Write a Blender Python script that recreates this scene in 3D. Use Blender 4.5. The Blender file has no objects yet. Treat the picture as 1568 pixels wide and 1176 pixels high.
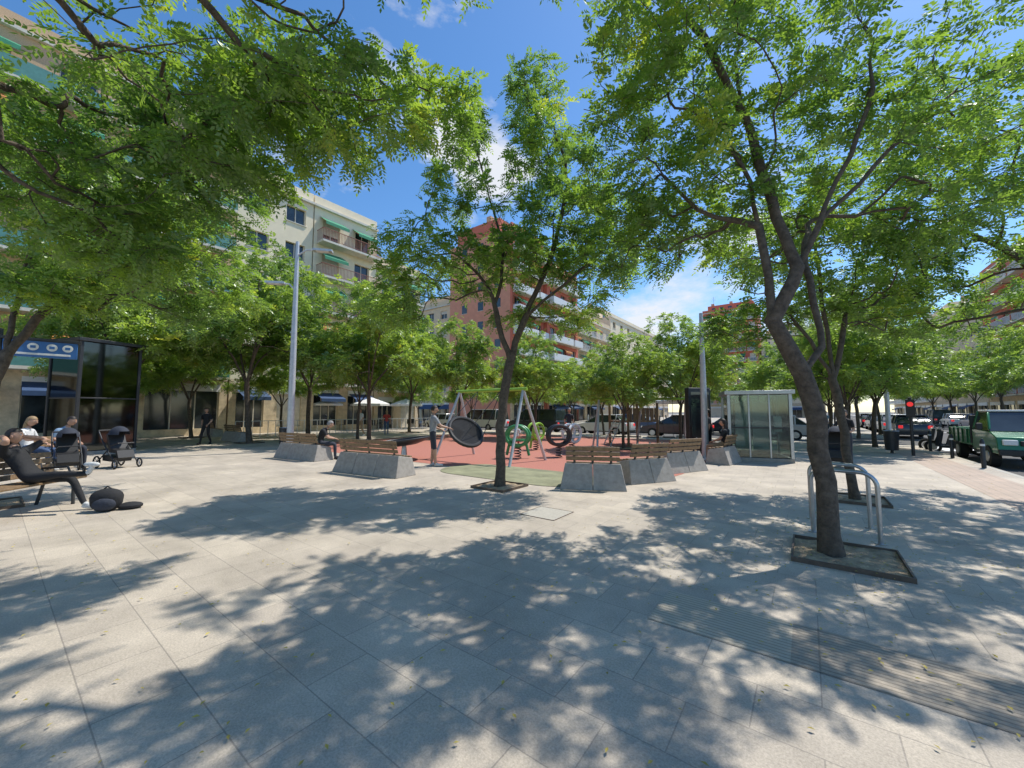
import bpy, math, random
import numpy as np
from mathutils import Vector, Matrix, Euler
random.seed(7)
SC=bpy.context.scene
COL=SC.collection
RG=math.atan2(-0.6,0.8)
def SR(s,r): return (0.8*s+0.6*r, -0.6*s+0.8*r)

# ------------------------------------------------------------ materials
def nt_mat(name):
    m=bpy.data.materials.new(name); m.use_nodes=True
    nt=m.node_tree; b=nt.nodes['Principled BSDF']
    return m,nt,b
def mat(name,col,rough=0.6,metal=0.0,nscale=0,namt=0.25,bump=0.0,bscale=60,spec=0.5,coat=0,emit=None):
    m,nt,b=nt_mat(name)
    b.inputs['Base Color'].default_value=(*col,1)
    b.inputs['Roughness'].default_value=rough
    b.inputs['Metallic'].default_value=metal
    b.inputs['Specular IOR Level'].default_value=spec
    b.inputs['Coat Weight'].default_value=coat
    tc=nt.nodes.new('ShaderNodeTexCoord')
    if nscale:
        n=nt.nodes.new('ShaderNodeTexNoise'); n.inputs['Scale'].default_value=nscale; n.inputs['Detail'].default_value=6
        n.inputs['Roughness'].default_value=0.65
        nt.links.new(tc.outputs['Object'],n.inputs['Vector'])
        mr=nt.nodes.new('ShaderNodeMapRange'); mr.inputs[1].default_value=0.3; mr.inputs[2].default_value=0.7
        mr.inputs[3].default_value=1-namt; mr.inputs[4].default_value=1+namt
        nt.links.new(n.outputs['Fac'],mr.inputs[0])
        mx=nt.nodes.new('ShaderNodeVectorMath'); mx.operation='SCALE'; mx.inputs[0].default_value=col
        nt.links.new(mr.outputs[0],mx.inputs['Scale']); nt.links.new(mx.outputs[0],b.inputs['Base Color'])
    if bump:
        n2=nt.nodes.new('ShaderNodeTexNoise'); n2.inputs['Scale'].default_value=bscale; n2.inputs['Detail'].default_value=5
        nt.links.new(tc.outputs['Object'],n2.inputs['Vector'])
        bp=nt.nodes.new('ShaderNodeBump'); bp.inputs['Strength'].default_value=bump; bp.inputs['Distance'].default_value=0.02
        nt.links.new(n2.outputs['Fac'],bp.inputs['Height']); nt.links.new(bp.outputs[0],b.inputs['Normal'])
    if emit:
        b.inputs['Emission Color'].default_value=(*emit,1); b.inputs['Emission Strength'].default_value=1.0
    return m

def brick_mat(name,c1,c2,cm,bw,bh,mortar=0.006,speck=0.2,rough=0.75,bump=0.3,stain=0.2,offset=0.5):
    m,nt,b=nt_mat(name); L=nt.links
    tc=nt.nodes.new('ShaderNodeTexCoord')
    br=nt.nodes.new('ShaderNodeTexBrick'); br.inputs['Scale'].default_value=1
    br.inputs['Color1'].default_value=(*c1,1); br.inputs['Color2'].default_value=(*c2,1); br.inputs['Mortar'].default_value=(*cm,1)
    br.inputs['Brick Width'].default_value=bw; br.inputs['Row Height'].default_value=bh
    br.inputs['Mortar Size'].default_value=mortar; br.inputs['Mortar Smooth'].default_value=0.2; br.offset=offset
    L.new(tc.outputs['Object'],br.inputs['Vector'])
    n=nt.nodes.new('ShaderNodeTexNoise'); n.inputs['Scale'].default_value=75; n.inputs['Detail'].default_value=4; n.inputs['Roughness'].default_value=0.85
    L.new(tc.outputs['Object'],n.inputs['Vector'])
    n2=nt.nodes.new('ShaderNodeTexNoise'); n2.inputs['Scale'].default_value=0.9; n2.inputs['Detail'].default_value=8; n2.inputs['Roughness'].default_value=0.7
    L.new(tc.outputs['Object'],n2.inputs['Vector'])
    mr=nt.nodes.new('ShaderNodeMapRange'); mr.inputs[1].default_value=.3; mr.inputs[2].default_value=.7; mr.inputs[3].default_value=1-speck; mr.inputs[4].default_value=1+speck
    mr2=nt.nodes.new('ShaderNodeMapRange'); mr2.inputs[1].default_value=.3; mr2.inputs[2].default_value=.7; mr2.inputs[3].default_value=1-stain; mr2.inputs[4].default_value=1+stain*0.6
    L.new(n.outputs['Fac'],mr.inputs[0]); L.new(n2.outputs['Fac'],mr2.inputs[0])
    mu=nt.nodes.new('ShaderNodeMath'); mu.operation='MULTIPLY'; L.new(mr.outputs[0],mu.inputs[0]); L.new(mr2.outputs[0],mu.inputs[1])
    vs=nt.nodes.new('ShaderNodeVectorMath'); vs.operation='SCALE'; L.new(br.outputs['Color'],vs.inputs[0]); L.new(mu.outputs[0],vs.inputs['Scale'])
    L.new(vs.outputs[0],b.inputs['Base Color']); b.inputs['Roughness'].default_value=rough
    bp=nt.nodes.new('ShaderNodeBump'); bp.inputs['Strength'].default_value=bump; bp.inputs['Distance'].default_value=0.004
    sb=nt.nodes.new('ShaderNodeMath'); sb.operation='SUBTRACT'; L.new(n.outputs['Fac'],sb.inputs[0]); L.new(br.outputs['Fac'],sb.inputs[1])
    L.new(sb.outputs[0],bp.inputs['Height']); L.new(bp.outputs[0],b.inputs['Normal'])
    return m

def leaf_mat(name,dark,light,yellow,trans):
    m=bpy.data.materials.new(name); m.use_nodes=True; nt=m.node_tree; L=nt.links
    nt.nodes.clear()
    out=nt.nodes.new('ShaderNodeOutputMaterial')
    at=nt.nodes.new('ShaderNodeAttribute'); at.attribute_name='tint'
    tc=nt.nodes.new('ShaderNodeTexCoord')
    n=nt.nodes.new('ShaderNodeTexNoise'); n.inputs['Scale'].default_value=0.7; n.inputs['Detail'].default_value=3
    L.new(tc.outputs['Object'],n.inputs['Vector'])
    ad=nt.nodes.new('ShaderNodeMath'); ad.operation='MULTIPLY_ADD'; ad.inputs[1].default_value=0.55
    L.new(at.outputs['Fac'],ad.inputs[0])
    mr=nt.nodes.new('ShaderNodeMapRange'); mr.inputs[1].default_value=.35; mr.inputs[2].default_value=.65; mr.inputs[3].default_value=0; mr.inputs[4].default_value=0.45
    L.new(n.outputs['Fac'],mr.inputs[0]); L.new(mr.outputs[0],ad.inputs[2])
    cr=nt.nodes.new('ShaderNodeValToRGB')
    e=cr.color_ramp.elements; e[0].position=0.1; e[0].color=(*dark,1); e[1].position=0.75; e[1].color=(*light,1)
    ne=cr.color_ramp.elements.new(1.0); ne.color=(*yellow,1)
    L.new(ad.outputs[0],cr.inputs[0])
    d=nt.nodes.new('ShaderNodeBsdfDiffuse'); L.new(cr.outputs[0],d.inputs[0])
    t=nt.nodes.new('ShaderNodeBsdfTranslucent')
    vm=nt.nodes.new('ShaderNodeVectorMath'); vm.operation='MULTIPLY'; vm.inputs[1].default_value=trans
    L.new(cr.outputs[0],vm.inputs[0]); L.new(vm.outputs[0],t.inputs[0])
    a=nt.nodes.new('ShaderNodeAddShader'); L.new(d.outputs[0],a.inputs[0]); L.new(t.outputs[0],a.inputs[1])
    g=nt.nodes.new('ShaderNodeBsdfGlossy'); g.inputs['Roughness'].default_value=0.38; g.inputs[0].default_value=(.8,.85,.8,1)
    mx=nt.nodes.new('ShaderNodeMixShader'); mx.inputs[0].default_value=0.06
    L.new(a.outputs[0],mx.inputs[1]); L.new(g.outputs[0],mx.inputs[2]); L.new(mx.outputs[0],out.inputs[0])
    return m

def glass_mat(name,col,alpha_t,rough=0.05):
    m=bpy.data.materials.new(name); m.use_nodes=True; nt=m.node_tree; L=nt.links; nt.nodes.clear()
    out=nt.nodes.new('ShaderNodeOutputMaterial')
    t=nt.nodes.new('ShaderNodeBsdfTransparent'); t.inputs[0].default_value=(*col,1)
    g=nt.nodes.new('ShaderNodeBsdfGlossy'); g.inputs['Roughness'].default_value=rough; g.inputs[0].default_value=(.9,.95,.92,1)
    f=nt.nodes.new('ShaderNodeFresnel'); f.inputs[0].default_value=1.5
    ad=nt.nodes.new('ShaderNodeMath'); ad.operation='ADD'; ad.inputs[1].default_value=alpha_t
    L.new(f.outputs[0],ad.inputs[0])
    mx=nt.nodes.new('ShaderNodeMixShader'); L.new(ad.outputs[0],mx.inputs[0]); L.new(t.outputs[0],mx.inputs[1]); L.new(g.outputs[0],mx.inputs[2])
    L.new(mx.outputs[0],out.inputs[0])
    return m

M={}
M['pave']=brick_mat('granite_pavers',(.515,.445,.35),(.44,.38,.305),(.32,.28,.23),0.6,0.4,0.004,.32,.7,.4,.3)
M['pave2']=brick_mat('far_pavers',(.44,.40,.33),(.40,.36,.31),(.25,.24,.22),0.4,0.4,0.006,.15,.8,.3,.2)
M['tact']=brick_mat('ribbed_paver',(.53,.46,.345),(.50,.435,.33),(.34,.29,.22),3.0,0.04,0.006,.1,.7,.9,.12,0)
M['tact2']=brick_mat('ribbed_brown_paver',(.40,.335,.255),(.38,.32,.245),(.25,.21,.16),3.0,0.04,0.006,.15,.7,.9,.15,0)
M['tact3']=brick_mat('pink_tile',(.50,.38,.29),(.44,.345,.27),(.32,.26,.21),0.2,0.2,0.007,.15,.8,.5,.15,0)
M['kerb']=mat('kerb_granite',(.42,.39,.33),.8,nscale=40,namt=.2)
M['asph']=mat('asphalt',(.095,.09,.085),.85,nscale=30,namt=.25,bump=.3,bscale=200)
M['ground']=mat('ground_far',(.16,.15,.13),.9,nscale=.5,namt=.3)
M['paint']=mat('road_paint',(.75,.75,.72),.6,nscale=15,namt=.12)
M['red_rub']=mat('red_rubber',(.42,.16,.115),.85,nscale=25,namt=.2,bump=.2,bscale=150)
M['grn_rub']=mat('green_rubber',(.24,.24,.14),.85,nscale=1.8,namt=.35,bump=.2,bscale=150)
M['soil']=mat('soil',(.36,.27,.17),.95,nscale=9,namt=.5,bump=.9,bscale=40)
M['corten']=mat('corten_edge',(.12,.085,.06),.7,nscale=10,namt=.3)
M['conc']=mat('bench_concrete',(.35,.32,.285),.8,nscale=9,namt=.2,bump=.2,bscale=70)
M['wood']=mat('bench_wood',(.21,.135,.07),.55,nscale=14,namt=.35,bump=.15,bscale=50)
M['steel']=mat('steel',(.45,.46,.47),.35,.9,nscale=10,namt=.1)
M['galv']=mat('galvanised',(.52,.54,.55),.5,.35,nscale=8,namt=.12)
M['dsteel']=mat('dark_steel',(.045,.047,.05),.45,.4,nscale=12,namt=.2)
M['black']=mat('black_plastic',(.02,.02,.021),.5,nscale=30,namt=.3)
M['rubber']=mat('tyre_rubber',(.018,.018,.018),.8,nscale=30,namt=.2)
M['lime']=mat('lime_paint',(.28,.48,.05),.4,nscale=5,namt=.08)
M['green']=mat('play_green',(.05,.28,.10),.4,nscale=5,namt=.1)
M['white']=mat('white_paint',(.75,.75,.73),.5,nscale=6,namt=.06)
M['cream']=mat('cream_render',(.86,.74,.53),.85,nscale=1.2,namt=.07,bump=.1)
M['cream2']=mat('beige_render',(.72,.57,.38),.85,nscale=1.5,namt=.12)
M['salmon']=mat('salmon_render',(.66,.30,.20),.85,nscale=1.5,namt=.10)
M['ochre']=mat('ochre_brick',(.58,.40,.24),.85,nscale=20,namt=.2)
M['stone']=mat('stone_plinth',(.62,.50,.33),.85,nscale=3,namt=.25,bump=.3,bscale=10)
M['brick']=brick_mat('red_brick',(.50,.17,.11),(.44,.14,.09),(.38,.25,.2),.25,.08,.008,.1,.85,.2,.15)
M['rust']=mat('red_render',(.60,.17,.11),.85,nscale=2,namt=.12)
M['teal']=mat('teal_railing',(.09,.25,.22),.5,nscale=5,namt=.15)
M['brownr']=mat('brown_railing',(.32,.12,.07),.5,nscale=5,namt=.15)
M['pane']=mat('window_glass',(.03,.04,.045),.08,0,nscale=.7,namt=.6,spec=.8)
M['shut']=mat('roller_shutter',(.62,.56,.45),.6,nscale=4,namt=.15)
M['frame']=mat('window_frame',(.66,.61,.51),.5,nscale=4,namt=.1)
M['awn']=mat('awning_blue',(.04,.08,.17),.8,nscale=5,namt=.1)
M['awn2']=mat('awning_green',(.05,.26,.14),.8,nscale=5,namt=.15)
M['awn3']=mat('awning_orange',(.55,.22,.06),.8,nscale=5,namt=.15)
M['canvas']=mat('white_canvas',(.78,.77,.74),.8,nscale=5,namt=.05)
M['bark']=mat('bark',(.10,.076,.055),.9,nscale=14,namt=.5,bump=.9,bscale=35)
M['kglass']=glass_mat('green_tint_glass',(.07,.12,.07),.04)
M['cglass']=glass_mat('clear_glass',(.62,.72,.70),.05)
M['bluesign']=mat('blue_sign',(.04,.15,.40),.4,nscale=3,namt=.05)
M['redlight']=mat('red_lamp',(.7,.03,.03),.3,nscale=3,namt=.05,emit=(.6,.02,.02))
M['leafA']=leaf_mat('foliage_near',(.040,.078,.020),(.100,.150,.027),(.24,.23,.03),(2.1,2.1,1.05))
M['leafB']=leaf_mat('foliage_mid',(.055,.098,.028),(.125,.175,.034),(.24,.23,.04),(2.0,1.95,1.1))
M['fallen']=mat('fallen_leaf',(.45,.36,.08),.8,nscale=3,namt=.4)
def cloth(n,c): 
    if n not in M: M[n]=mat(n,c,.85,nscale=30,namt=.2,bump=.3,bscale=25)
    return M[n]
cloth('c_black',(.018,.018,.02)); cloth('c_grey',(.27,.28,.30)); cloth('c_dark',(.03,.035,.05)); cloth('c_white',(.65,.65,.64))
cloth('c_blue',(.20,.30,.42)); cloth('c_shoe',(.6,.6,.58)); cloth('c_jean',(.06,.10,.19)); cloth('c_red',(.4,.05,.04)); cloth('c_tan',(.3,.22,.14))
M['skin']=mat('skin',(.48,.28,.19),.55,nscale=10,namt=.08)
M['hairb']=mat('hair_dark',(.02,.014,.01),.6,nscale=60,namt=.4)
M['hairbl']=mat('hair_blond',(.30,.20,.10),.6,nscale=60,namt=.4)
M['hairg']=mat('hair_grey',(.25,.24,.23),.6,nscale=60,namt=.4)
def paint(n,c): return mat(n,c,.3,.2,nscale=3,namt=.05,coat=.6)
M['p_green']=paint('truck_green',(.02,.16,.06)); M['p_white']=paint('car_white',(.7,.7,.69)); M['p_dark']=paint('car_dark',(.03,.035,.045))
M['p_silver']=paint('car_silver',(.38,.39,.41)); M['p_red']=paint('car_red',(.3,.03,.03)); M['p_blue']=paint('car_blue',(.05,.10,.22))

# ------------------------------------------------------------ object builder
class Obj:
    def __init__(s,name,loc=(0,0,0),rz=0.0,bevel=0):
        s.name=name; s.loc=loc; s.rz=rz; s.parts={}; s.bevel=bevel
    def add(s,pn,m,vs,fs):
        p=s.parts.setdefault(pn,[[],[],m]); o=len(p[0])
        p[0].extend([tuple(v) for v in vs]); p[1].extend([tuple(i+o for i in f) for f in fs])
    def bx(s,pn,m,x0,x1,y0,y1,z0,z1):
        vs=[(x,y,z) for x in (x0,x1) for y in (y0,y1) for z in (z0,z1)]
        s.add(pn,m,vs,[(0,1,3,2),(4,6,7,5),(0,4,5,1),(2,3,7,6),(0,2,6,4),(1,5,7,3)])
    def box(s,pn,m,c,size,rot=(0,0,0)):
        R=Euler(rot).to_matrix(); c=Vector(c)
        vs=[c+R@Vector((x*size[0]/2,y*size[1]/2,z*size[2]/2)) for x in (-1,1) for y in (-1,1) for z in (-1,1)]
        s.add(pn,m,vs,[(0,1,3,2),(4,6,7,5),(0,4,5,1),(2,3,7,6),(0,2,6,4),(1,5,7,3)])
    def prism(s,pn,m,prof,x0,x1,axis='x'):
        n=len(prof)
        f=(lambda x,a,b:(x,a,b)) if axis=='x' else ((lambda x,a,b:(a,x,b)) if axis=='y' else (lambda x,a,b:(a,b,x)))
        vs=[f(x0,a,b) for a,b in prof]+[f(x1,a,b) for a,b in prof]
        fs=[tuple(range(n))[::-1],tuple(range(n,2*n))]+[(i,(i+1)%n,n+(i+1)%n,n+i) for i in range(n)]
        s.add(pn,m,vs,fs)
    def tube(s,pn,m,pts,rad,n=10,closed=False):
        pts=[Vector(p) for p in pts]; k=len(pts)
        if not isinstance(rad,(list,tuple)): rad=[rad]*k
        vs=[];fs=[]; ref=None
        for i,p in enumerate(pts):
            if closed: t=pts[(i+1)%k]-pts[i-1]
            else: t=pts[min(i+1,k-1)]-pts[max(i-1,0)]
            if t.length<1e-6: t=Vector((0,0,1))
            t.normalize()
            if ref is None:
                ref=Vector((1,0,0)) if abs(t.x)<.8 else Vector((0,1,0))
            a=(ref-t*ref.dot(t)).normalized(); b=t.cross(a); ref=a
            for j in range(n):
                an=2*math.pi*j/n; vs.append(p+(a*math.cos(an)+b*math.sin(an))*rad[i])
        for i in range(k if closed else k-1):
            for j in range(n):
                i2=(i+1)%k
                fs.append((i*n+j,i*n+(j+1)%n,i2*n+(j+1)%n,i2*n+j))
        if not closed:
            fs.append(tuple(range(n))[::-1]); fs.append(tuple((k-1)*n+j for j in range(n)))
        s.add(pn,m,vs,fs)
    def ell(s,pn,m,c,r,rot=None,nu=14,nv=9,fn=None,keep=None):
        R=rot if rot is not None else Matrix.Identity(3); c=Vector(c)
        if not isinstance(r,(list,tuple)): r=(r,r,r)
        U=[]
        for i in range(nv+1):
            th=math.pi*i/nv
            for j in range(nu):
                ph=2*math.pi*j/nu; U.append(Vector((math.sin(th)*math.cos(ph),math.sin(th)*math.sin(ph),math.cos(th))))
        vs=[]
        for u in U:
            q=fn(u.copy()) if fn else u
            vs.append(c+R@Vector((q.x*r[0],q.y*r[1],q.z*r[2])))
        fs=[]
        for i in range(nv):
            for j in range(nu):
                f=(i*nu+j,(i+1)*nu+j,(i+1)*nu+(j+1)%nu,i*nu+(j+1)%nu)
                if keep:
                    mid=(U[f[0]]+U[f[1]]+U[f[2]]+U[f[3]])/4
                    if not keep(mid): continue
                fs.append(f)
        s.add(pn,m,vs,fs)
    def done(s,smooth=True):
        e=bpy.data.objects.new(s.name,None); e.location=(s.loc[0],s.loc[1],s.loc[2] if len(s.loc)>2 else 0); e.rotation_euler=(0,0,s.rz); COL.objects.link(e)
        e.empty_display_size=.2
        for pn,(vs,fs,m) in s.parts.items():
            me=bpy.data.meshes.new(pn); me.from_pydata(vs,[],fs); me.materials.append(m); me.validate(); 
            if smooth: me.shade_smooth(); me.set_sharp_from_angle(angle=math.radians(38))
            o=bpy.data.objects.new(pn,me); o.parent=e; COL.objects.link(o)
            if s.bevel:
                b=o.modifiers.new('bevel','BEVEL'); b.width=s.bevel; b.segments=2; b.limit_method='ANGLE'; b.angle_limit=math.radians(35)
        s.e=e
        return e

# ------------------------------------------------------------ trees
def leaves_mesh(name,org,dirs,L,pairs,ll,lw,rng,tintv,matl):
    N=len(org)
    up=np.tile([0,0,1.0],(N,1))+rng.normal(0,.45,(N,3))
    b=np.cross(dirs,up); b/=np.linalg.norm(b,axis=1)[:,None]+1e-9
    nrm=np.cross(b,dirs)
    Ls=L*rng.uniform(.7,1.2,N)[:,None]
    V=[];
    def leaflet(p,ax,nn,sc):
        w=np.cross(ax,nn); w/=np.linalg.norm(w,axis=1)[:,None]+1e-9
        a=p; t=p+ax*ll*sc
        mid=p+ax*ll*sc*.45
        return np.stack([a,mid+w*lw*.5*sc,t,mid-w*lw*.5*sc],axis=1)
    for k in range(pairs):
        t=(k+1)/(pairs+.6)
        p=org+dirs*Ls*t; p[:,2]-=(Ls[:,0]*.4*t*t)
        sc=(0.75+.35*math.sin(math.pi*min(1,t*.95)))
        for sg in (1,-1):
            ax=b*sg*.85+dirs*.5+rng.normal(0,.13,(N,3)); ax[:,2]-=.22
            ax/=np.linalg.norm(ax,axis=1)[:,None]
            V.append(leaflet(p,ax,nrm+rng.normal(0,.3,(N,3)),sc*1.0))
    p=org+dirs*Ls; p[:,2]-=Ls[:,0]*.4
    ax=dirs.copy(); ax[:,2]-=.6; ax/=np.linalg.norm(ax,axis=1)[:,None]
    V.append(leaflet(p,ax,nrm,1.0))
    V=np.stack(V,axis=1)
    K=V.shape[1]
    co=V.reshape(-1,3).astype(np.float32); nv=len(co); nf=nv//4
    me=bpy.data.meshes.new(name); me.vertices.add(nv); me.loops.add(nv); me.polygons.add(nf)
    me.vertices.foreach_set('co',co.ravel()); me.loops.foreach_set('vertex_index',np.arange(nv,dtype=np.int32))
    me.polygons.foreach_set('loop_start',np.arange(0,nv,4,dtype=np.int32)); me.polygons.foreach_set('loop_total',np.full(nf,4,dtype=np.int32))
    at=me.attributes.new('tint','FLOAT','POINT'); at.data.foreach_set('value',np.repeat(tintv,K*4).astype(np.float32))
    me.materials.append(matl); me.update(); me.validate()
    return me

def tree_meshes(base,lines,clumps,seed,rbase,matl,L=.25,pairs=6,ll=.070,lw=.032,tipn=12,noden=3,seg=.25,mul=.85):
    rng=np.random.default_rng(seed); base=np.array(base,float)
    P=np.zeros((60000,3)); par=np.full(60000,-1,int); PL=np.zeros(60000); n=0
    nline=0
    for li,ln in enumerate(lines):
        pts=[np.array(p,float) for p in ln]
        ctrl=[pts[0]]+pts+[pts[-1]]
        res=[]
        for i in range(1,len(ctrl)-2):
            p0,p1,p2,p3=ctrl[i-1],ctrl[i],ctrl[i+1],ctrl[i+2]
            k=max(1,int(np.linalg.norm(p2-p1)/seg))
            for j in range(k):
                t=j/k
                res.append(.5*((2*p1)+(-p0+p2)*t+(2*p0-5*p1+4*p2-p3)*t*t+(-p0+3*p1-3*p2+p3)*t**3))
        res.append(pts[-1])
        if li==0: P[0]=res[0]; n=1; last=0
        else:
            last=int(np.argmin(np.linalg.norm(P[:n]-res[0],axis=1)))
        for q in res[1:]:
            P[n]=q+rng.normal(0,.014,3); par[n]=last; PL[n]=PL[last]+np.linalg.norm(P[n]-P[last]); last=n; n+=1
    nline=n
    zf=lines[0][-1][2]-.1 if len(lines)>1 else 0
    T=[]
    for c,r,k in clumps:
        k=int(k*mul)
        u=rng.normal(0,1,(k,3)); u/=np.linalg.norm(u,axis=1)[:,None]; u*=rng.uniform(.05,1,(k,1))**(1/2.2)
        T.append(np.array(c)+u*np.array(r))
    T=np.concatenate(T)
    d0=np.array([np.min(np.linalg.norm(P[:nline]-t,axis=1)) for t in T])
    tips=[]
    for idx in np.argsort(d0):
        t=T[idx]; d=np.linalg.norm(P[:n]-t,axis=1)
        cost=d+.16*PL[:n]+np.where(P[:n,2]<zf,5,0)+np.where(P[:n,2]>t[2]+.1,.5,0)
        k=int(np.argmin(cost)); dist=d[k]
        if dist<.06: continue
        pd=P[k]-P[par[k]] if par[k]>=0 else np.array([0,0,1.]); pd=pd/(np.linalg.norm(pd)+1e-9)
        c=P[k]+pd*dist*.3+np.array([0,0,dist*.10])
        m=max(2,int(dist/seg)+1); last=k
        for j in range(1,m+1):
            s=j/m; q=(1-s)**2*P[k]+2*s*(1-s)*c+s*s*t+(rng.normal(0,.022,3) if j<m else 0)
            P[n]=q; par[n]=last; PL[n]=PL[last]+dist/m; last=n; n+=1
        tips.append(last)
    P=P[:n]; par=par[:n]
    cnt=np.zeros(n); haschild=np.zeros(n,bool); haschild[par[1:]]=True
    cnt[~haschild]=1
    for i in range(n-1,0,-1): cnt[par[i]]+=cnt[i]
    tot=cnt[0]; R=np.maximum(rbase*(cnt/tot)**.54,.004)
    R=R*(1+.35*np.exp(-(P[:,2]-base[2])/.18))
    child=[[] for _ in range(n)]
    for i in range(1,n): child[par[i]].append(i)
    vs=[];fs=[]
    starts=[(0,None)]
    while starts:
        i,pr=starts.pop()
        ch=[] if pr is None else [pr]
        ch.append(i); rads=[] if pr is None else [R[i]]
        rads.append(R[i])
        cur=i
        while child[cur]:
            cs=sorted(child[cur],key=lambda c:-cnt[c])
            for c in cs[1:]: starts.append((c,cur))
            cur=cs[0]; ch.append(cur); rads.append(R[cur])
        if len(ch)<2: continue
        mr=max(rads); ns=12 if mr>.08 else (7 if mr>.025 else 4)
        ref=np.array([1.,0,0]); o=len(vs)
        for a,ci in enumerate(ch):
            t=P[ch[min(a+1,len(ch)-1)]]-P[ch[max(a-1,0)]]; t/=np.linalg.norm(t)+1e-9
            x=ref-t*ref.dot(t)
            if np.linalg.norm(x)<.1: x=np.array([0,1.,0])-t*t[1]
            x/=np.linalg.norm(x); y=np.cross(t,x); ref=x
            for j in range(ns):
                an=2*math.pi*j/ns
                vs.append(tuple(P[ci]-base+(x*math.cos(an)+y*math.sin(an))*rads[a]*(1+.06*math.sin(3*an+a))))
        for a in range(len(ch)-1):
            for j in range(ns): fs.append((o+a*ns+j,o+a*ns+(j+1)%ns,o+(a+1)*ns+(j+1)%ns,o+(a+1)*ns+j))
    tm=bpy.data.meshes.new('trunk_and_limbs'); tm.from_pydata(vs,[],fs); tm.materials.append(M['bark']); tm.shade_smooth()
    org=[];dr=[];tn=[]
    for i in range(nline,n):
        if cnt[i]<=3.5:
            k=tipn if not haschild[i] else noden
            pd=P[i]-P[par[i]]; ln=np.linalg.norm(pd)+1e-9; tt=rng.random()
            for j in range(k):
                f=rng.random()*(1.6 if not haschild[i] else 1)
                o=P[i]-pd*f*.9+rng.normal(0,.07,3)
                u=rng.normal(0,1,3); u/=np.linalg.norm(u); u[2]*=.55
                d=u*.95+pd/ln*.6; d/=np.linalg.norm(d)
                org.append(o-base); dr.append(d); tn.append(min(1,max(0,.75*tt*.8+.35*rng.random())))
    lm=leaves_mesh('crown_leaves',np.array(org),np.array(dr),L,pairs,ll,lw,rng,np.array(tn),matl)
    return tm,lm
def put_tree(name,meshes,loc,rz=0,sc=1):
    e=bpy.data.objects.new(name,None); e.location=(loc[0],loc[1],0); e.rotation_euler=(0,0,rz)
    e.scale=(sc,sc,sc) if not isinstance(sc,tuple) else sc
    COL.objects.link(e)
    for nm,me in zip(('trunk','foliage'),meshes):
        o=bpy.data.objects.new(nm,me); o.parent=e; COL.objects.link(o)

def hero(base,lines,clumps,seed,rb,**kw):
    ms=tree_meshes((base[0],base[1],0),lines,clumps,seed,rb,M['leafA'],**kw)
    put_tree('locust_tree',ms,base)
    return ms
# right foreground tree
bA=(3.57,4.49)
hero(bA,[[(3.57,4.49,0),(3.53,4.49,.8),(3.47,4.49,1.5),(3.36,4.5,2.05),(3.05,4.5,2.66)],
 [(3.05,4.5,2.66),(2.99,4.6,3.84),(2.87,4.7,4.65),(2.5,4.9,5.3)],
 [(3.05,4.5,2.66),(3.25,4.48,3.1),(3.6,4.45,3.8),(4.25,4.4,5.4),(4.4,4.6,6.6)],
 [(3.36,4.5,2.05),(3.63,4.55,2.35),(3.68,4.8,3.45),(4.1,5.3,4.2)],
 [(3.6,4.45,3.8),(4.86,4.5,5.05),(5.7,4.7,5.7)],
 [(2.99,4.6,3.84),(2.4,4.9,4.2),(1.9,5.0,4.9)],
 [(3.3,4.46,3.3),(3.2,4.9,4.9),(3.2,5.3,6.6)],
 [(3.2,4.95,5.2),(2.3,4.7,6.6),(1.2,4.4,7.4)]],  # unseen limb added to carry the shade-casting clumps
 [((2.3,5.0,4.7),(1.25,1.3,.8),82),((2.1,5.7,4.1),(1.1,.9,.5),54),((3.2,4.6,6.2),(2.0,1.8,1.1),112),((5.2,4.8,5.6),(1.7,1.6,1.0),92),
  ((6.0,5.6,4.6),(1.4,1.3,.75),66),((3.4,5.5,8.0),(2.3,1.8,1.1),60),((1.9,4.2,5.9),(.9,.9,.7),44),((1.6,5.3,5.5),(.75,.9,.85),45),((4.2,6.0,4.4),(1.4,1.0,.6),58),
  ((1.0,4.1,7.4),(1.4,.8,.5),75),((-.7,4.0,7.1),(1.3,.7,.5),95)],  # out-of-frame leaf clumps added to cast shade on the foreground paving
 11,.098)
# centre tree
hero((-.26,8.48),[[(-.26,8.48,0),(-.24,8.48,1.0),(-.2,8.5,1.8),(-.03,8.5,2.7)],
 [(-.03,8.5,2.7),(-.3,8.5,3.5),(-.56,8.5,4.4),(-1.2,8.4,5.0),(-1.9,8.3,5.3)],
 [(-.03,8.5,2.7),(.3,8.5,3.7),(.9,8.55,5.2),(1.25,8.6,7.0),(.8,8.7,8.6)],
 [(-.4,8.5,3.8),(-.2,8.7,5.2),(-.7,8.8,7.2),(-.85,8.8,8.0)],
 [(.3,8.5,3.7),(1.2,8.3,4.4),(1.9,8.2,5.0)]],
 [((-1.9,8.3,4.8),(1.4,1.3,.85),90),((.9,8.6,5.6),(1.5,1.4,1.1),120),((-.4,8.6,5.1),(1.3,1.2,.9),70),((.8,8.6,7.6),(1.15,1.2,1.1),84),
  ((.6,8.8,9.2),(.7,.8,.8),34),((-.9,8.8,8.0),(.5,.6,.7),22),((2.0,8.4,4.9),(1.1,1.0,.85),60),((-1.2,8.2,6.3),(.9,1.0,.5),34),((1.0,9.0,3.8),(1.6,.9,.4),42),((-2.6,8.7,3.9),(.8,.8,.4),26),((1.9,8.4,6.5),(.7,.8,.5),26)],
 12,.098,L=.27,ll=.078,lw=.036)
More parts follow.
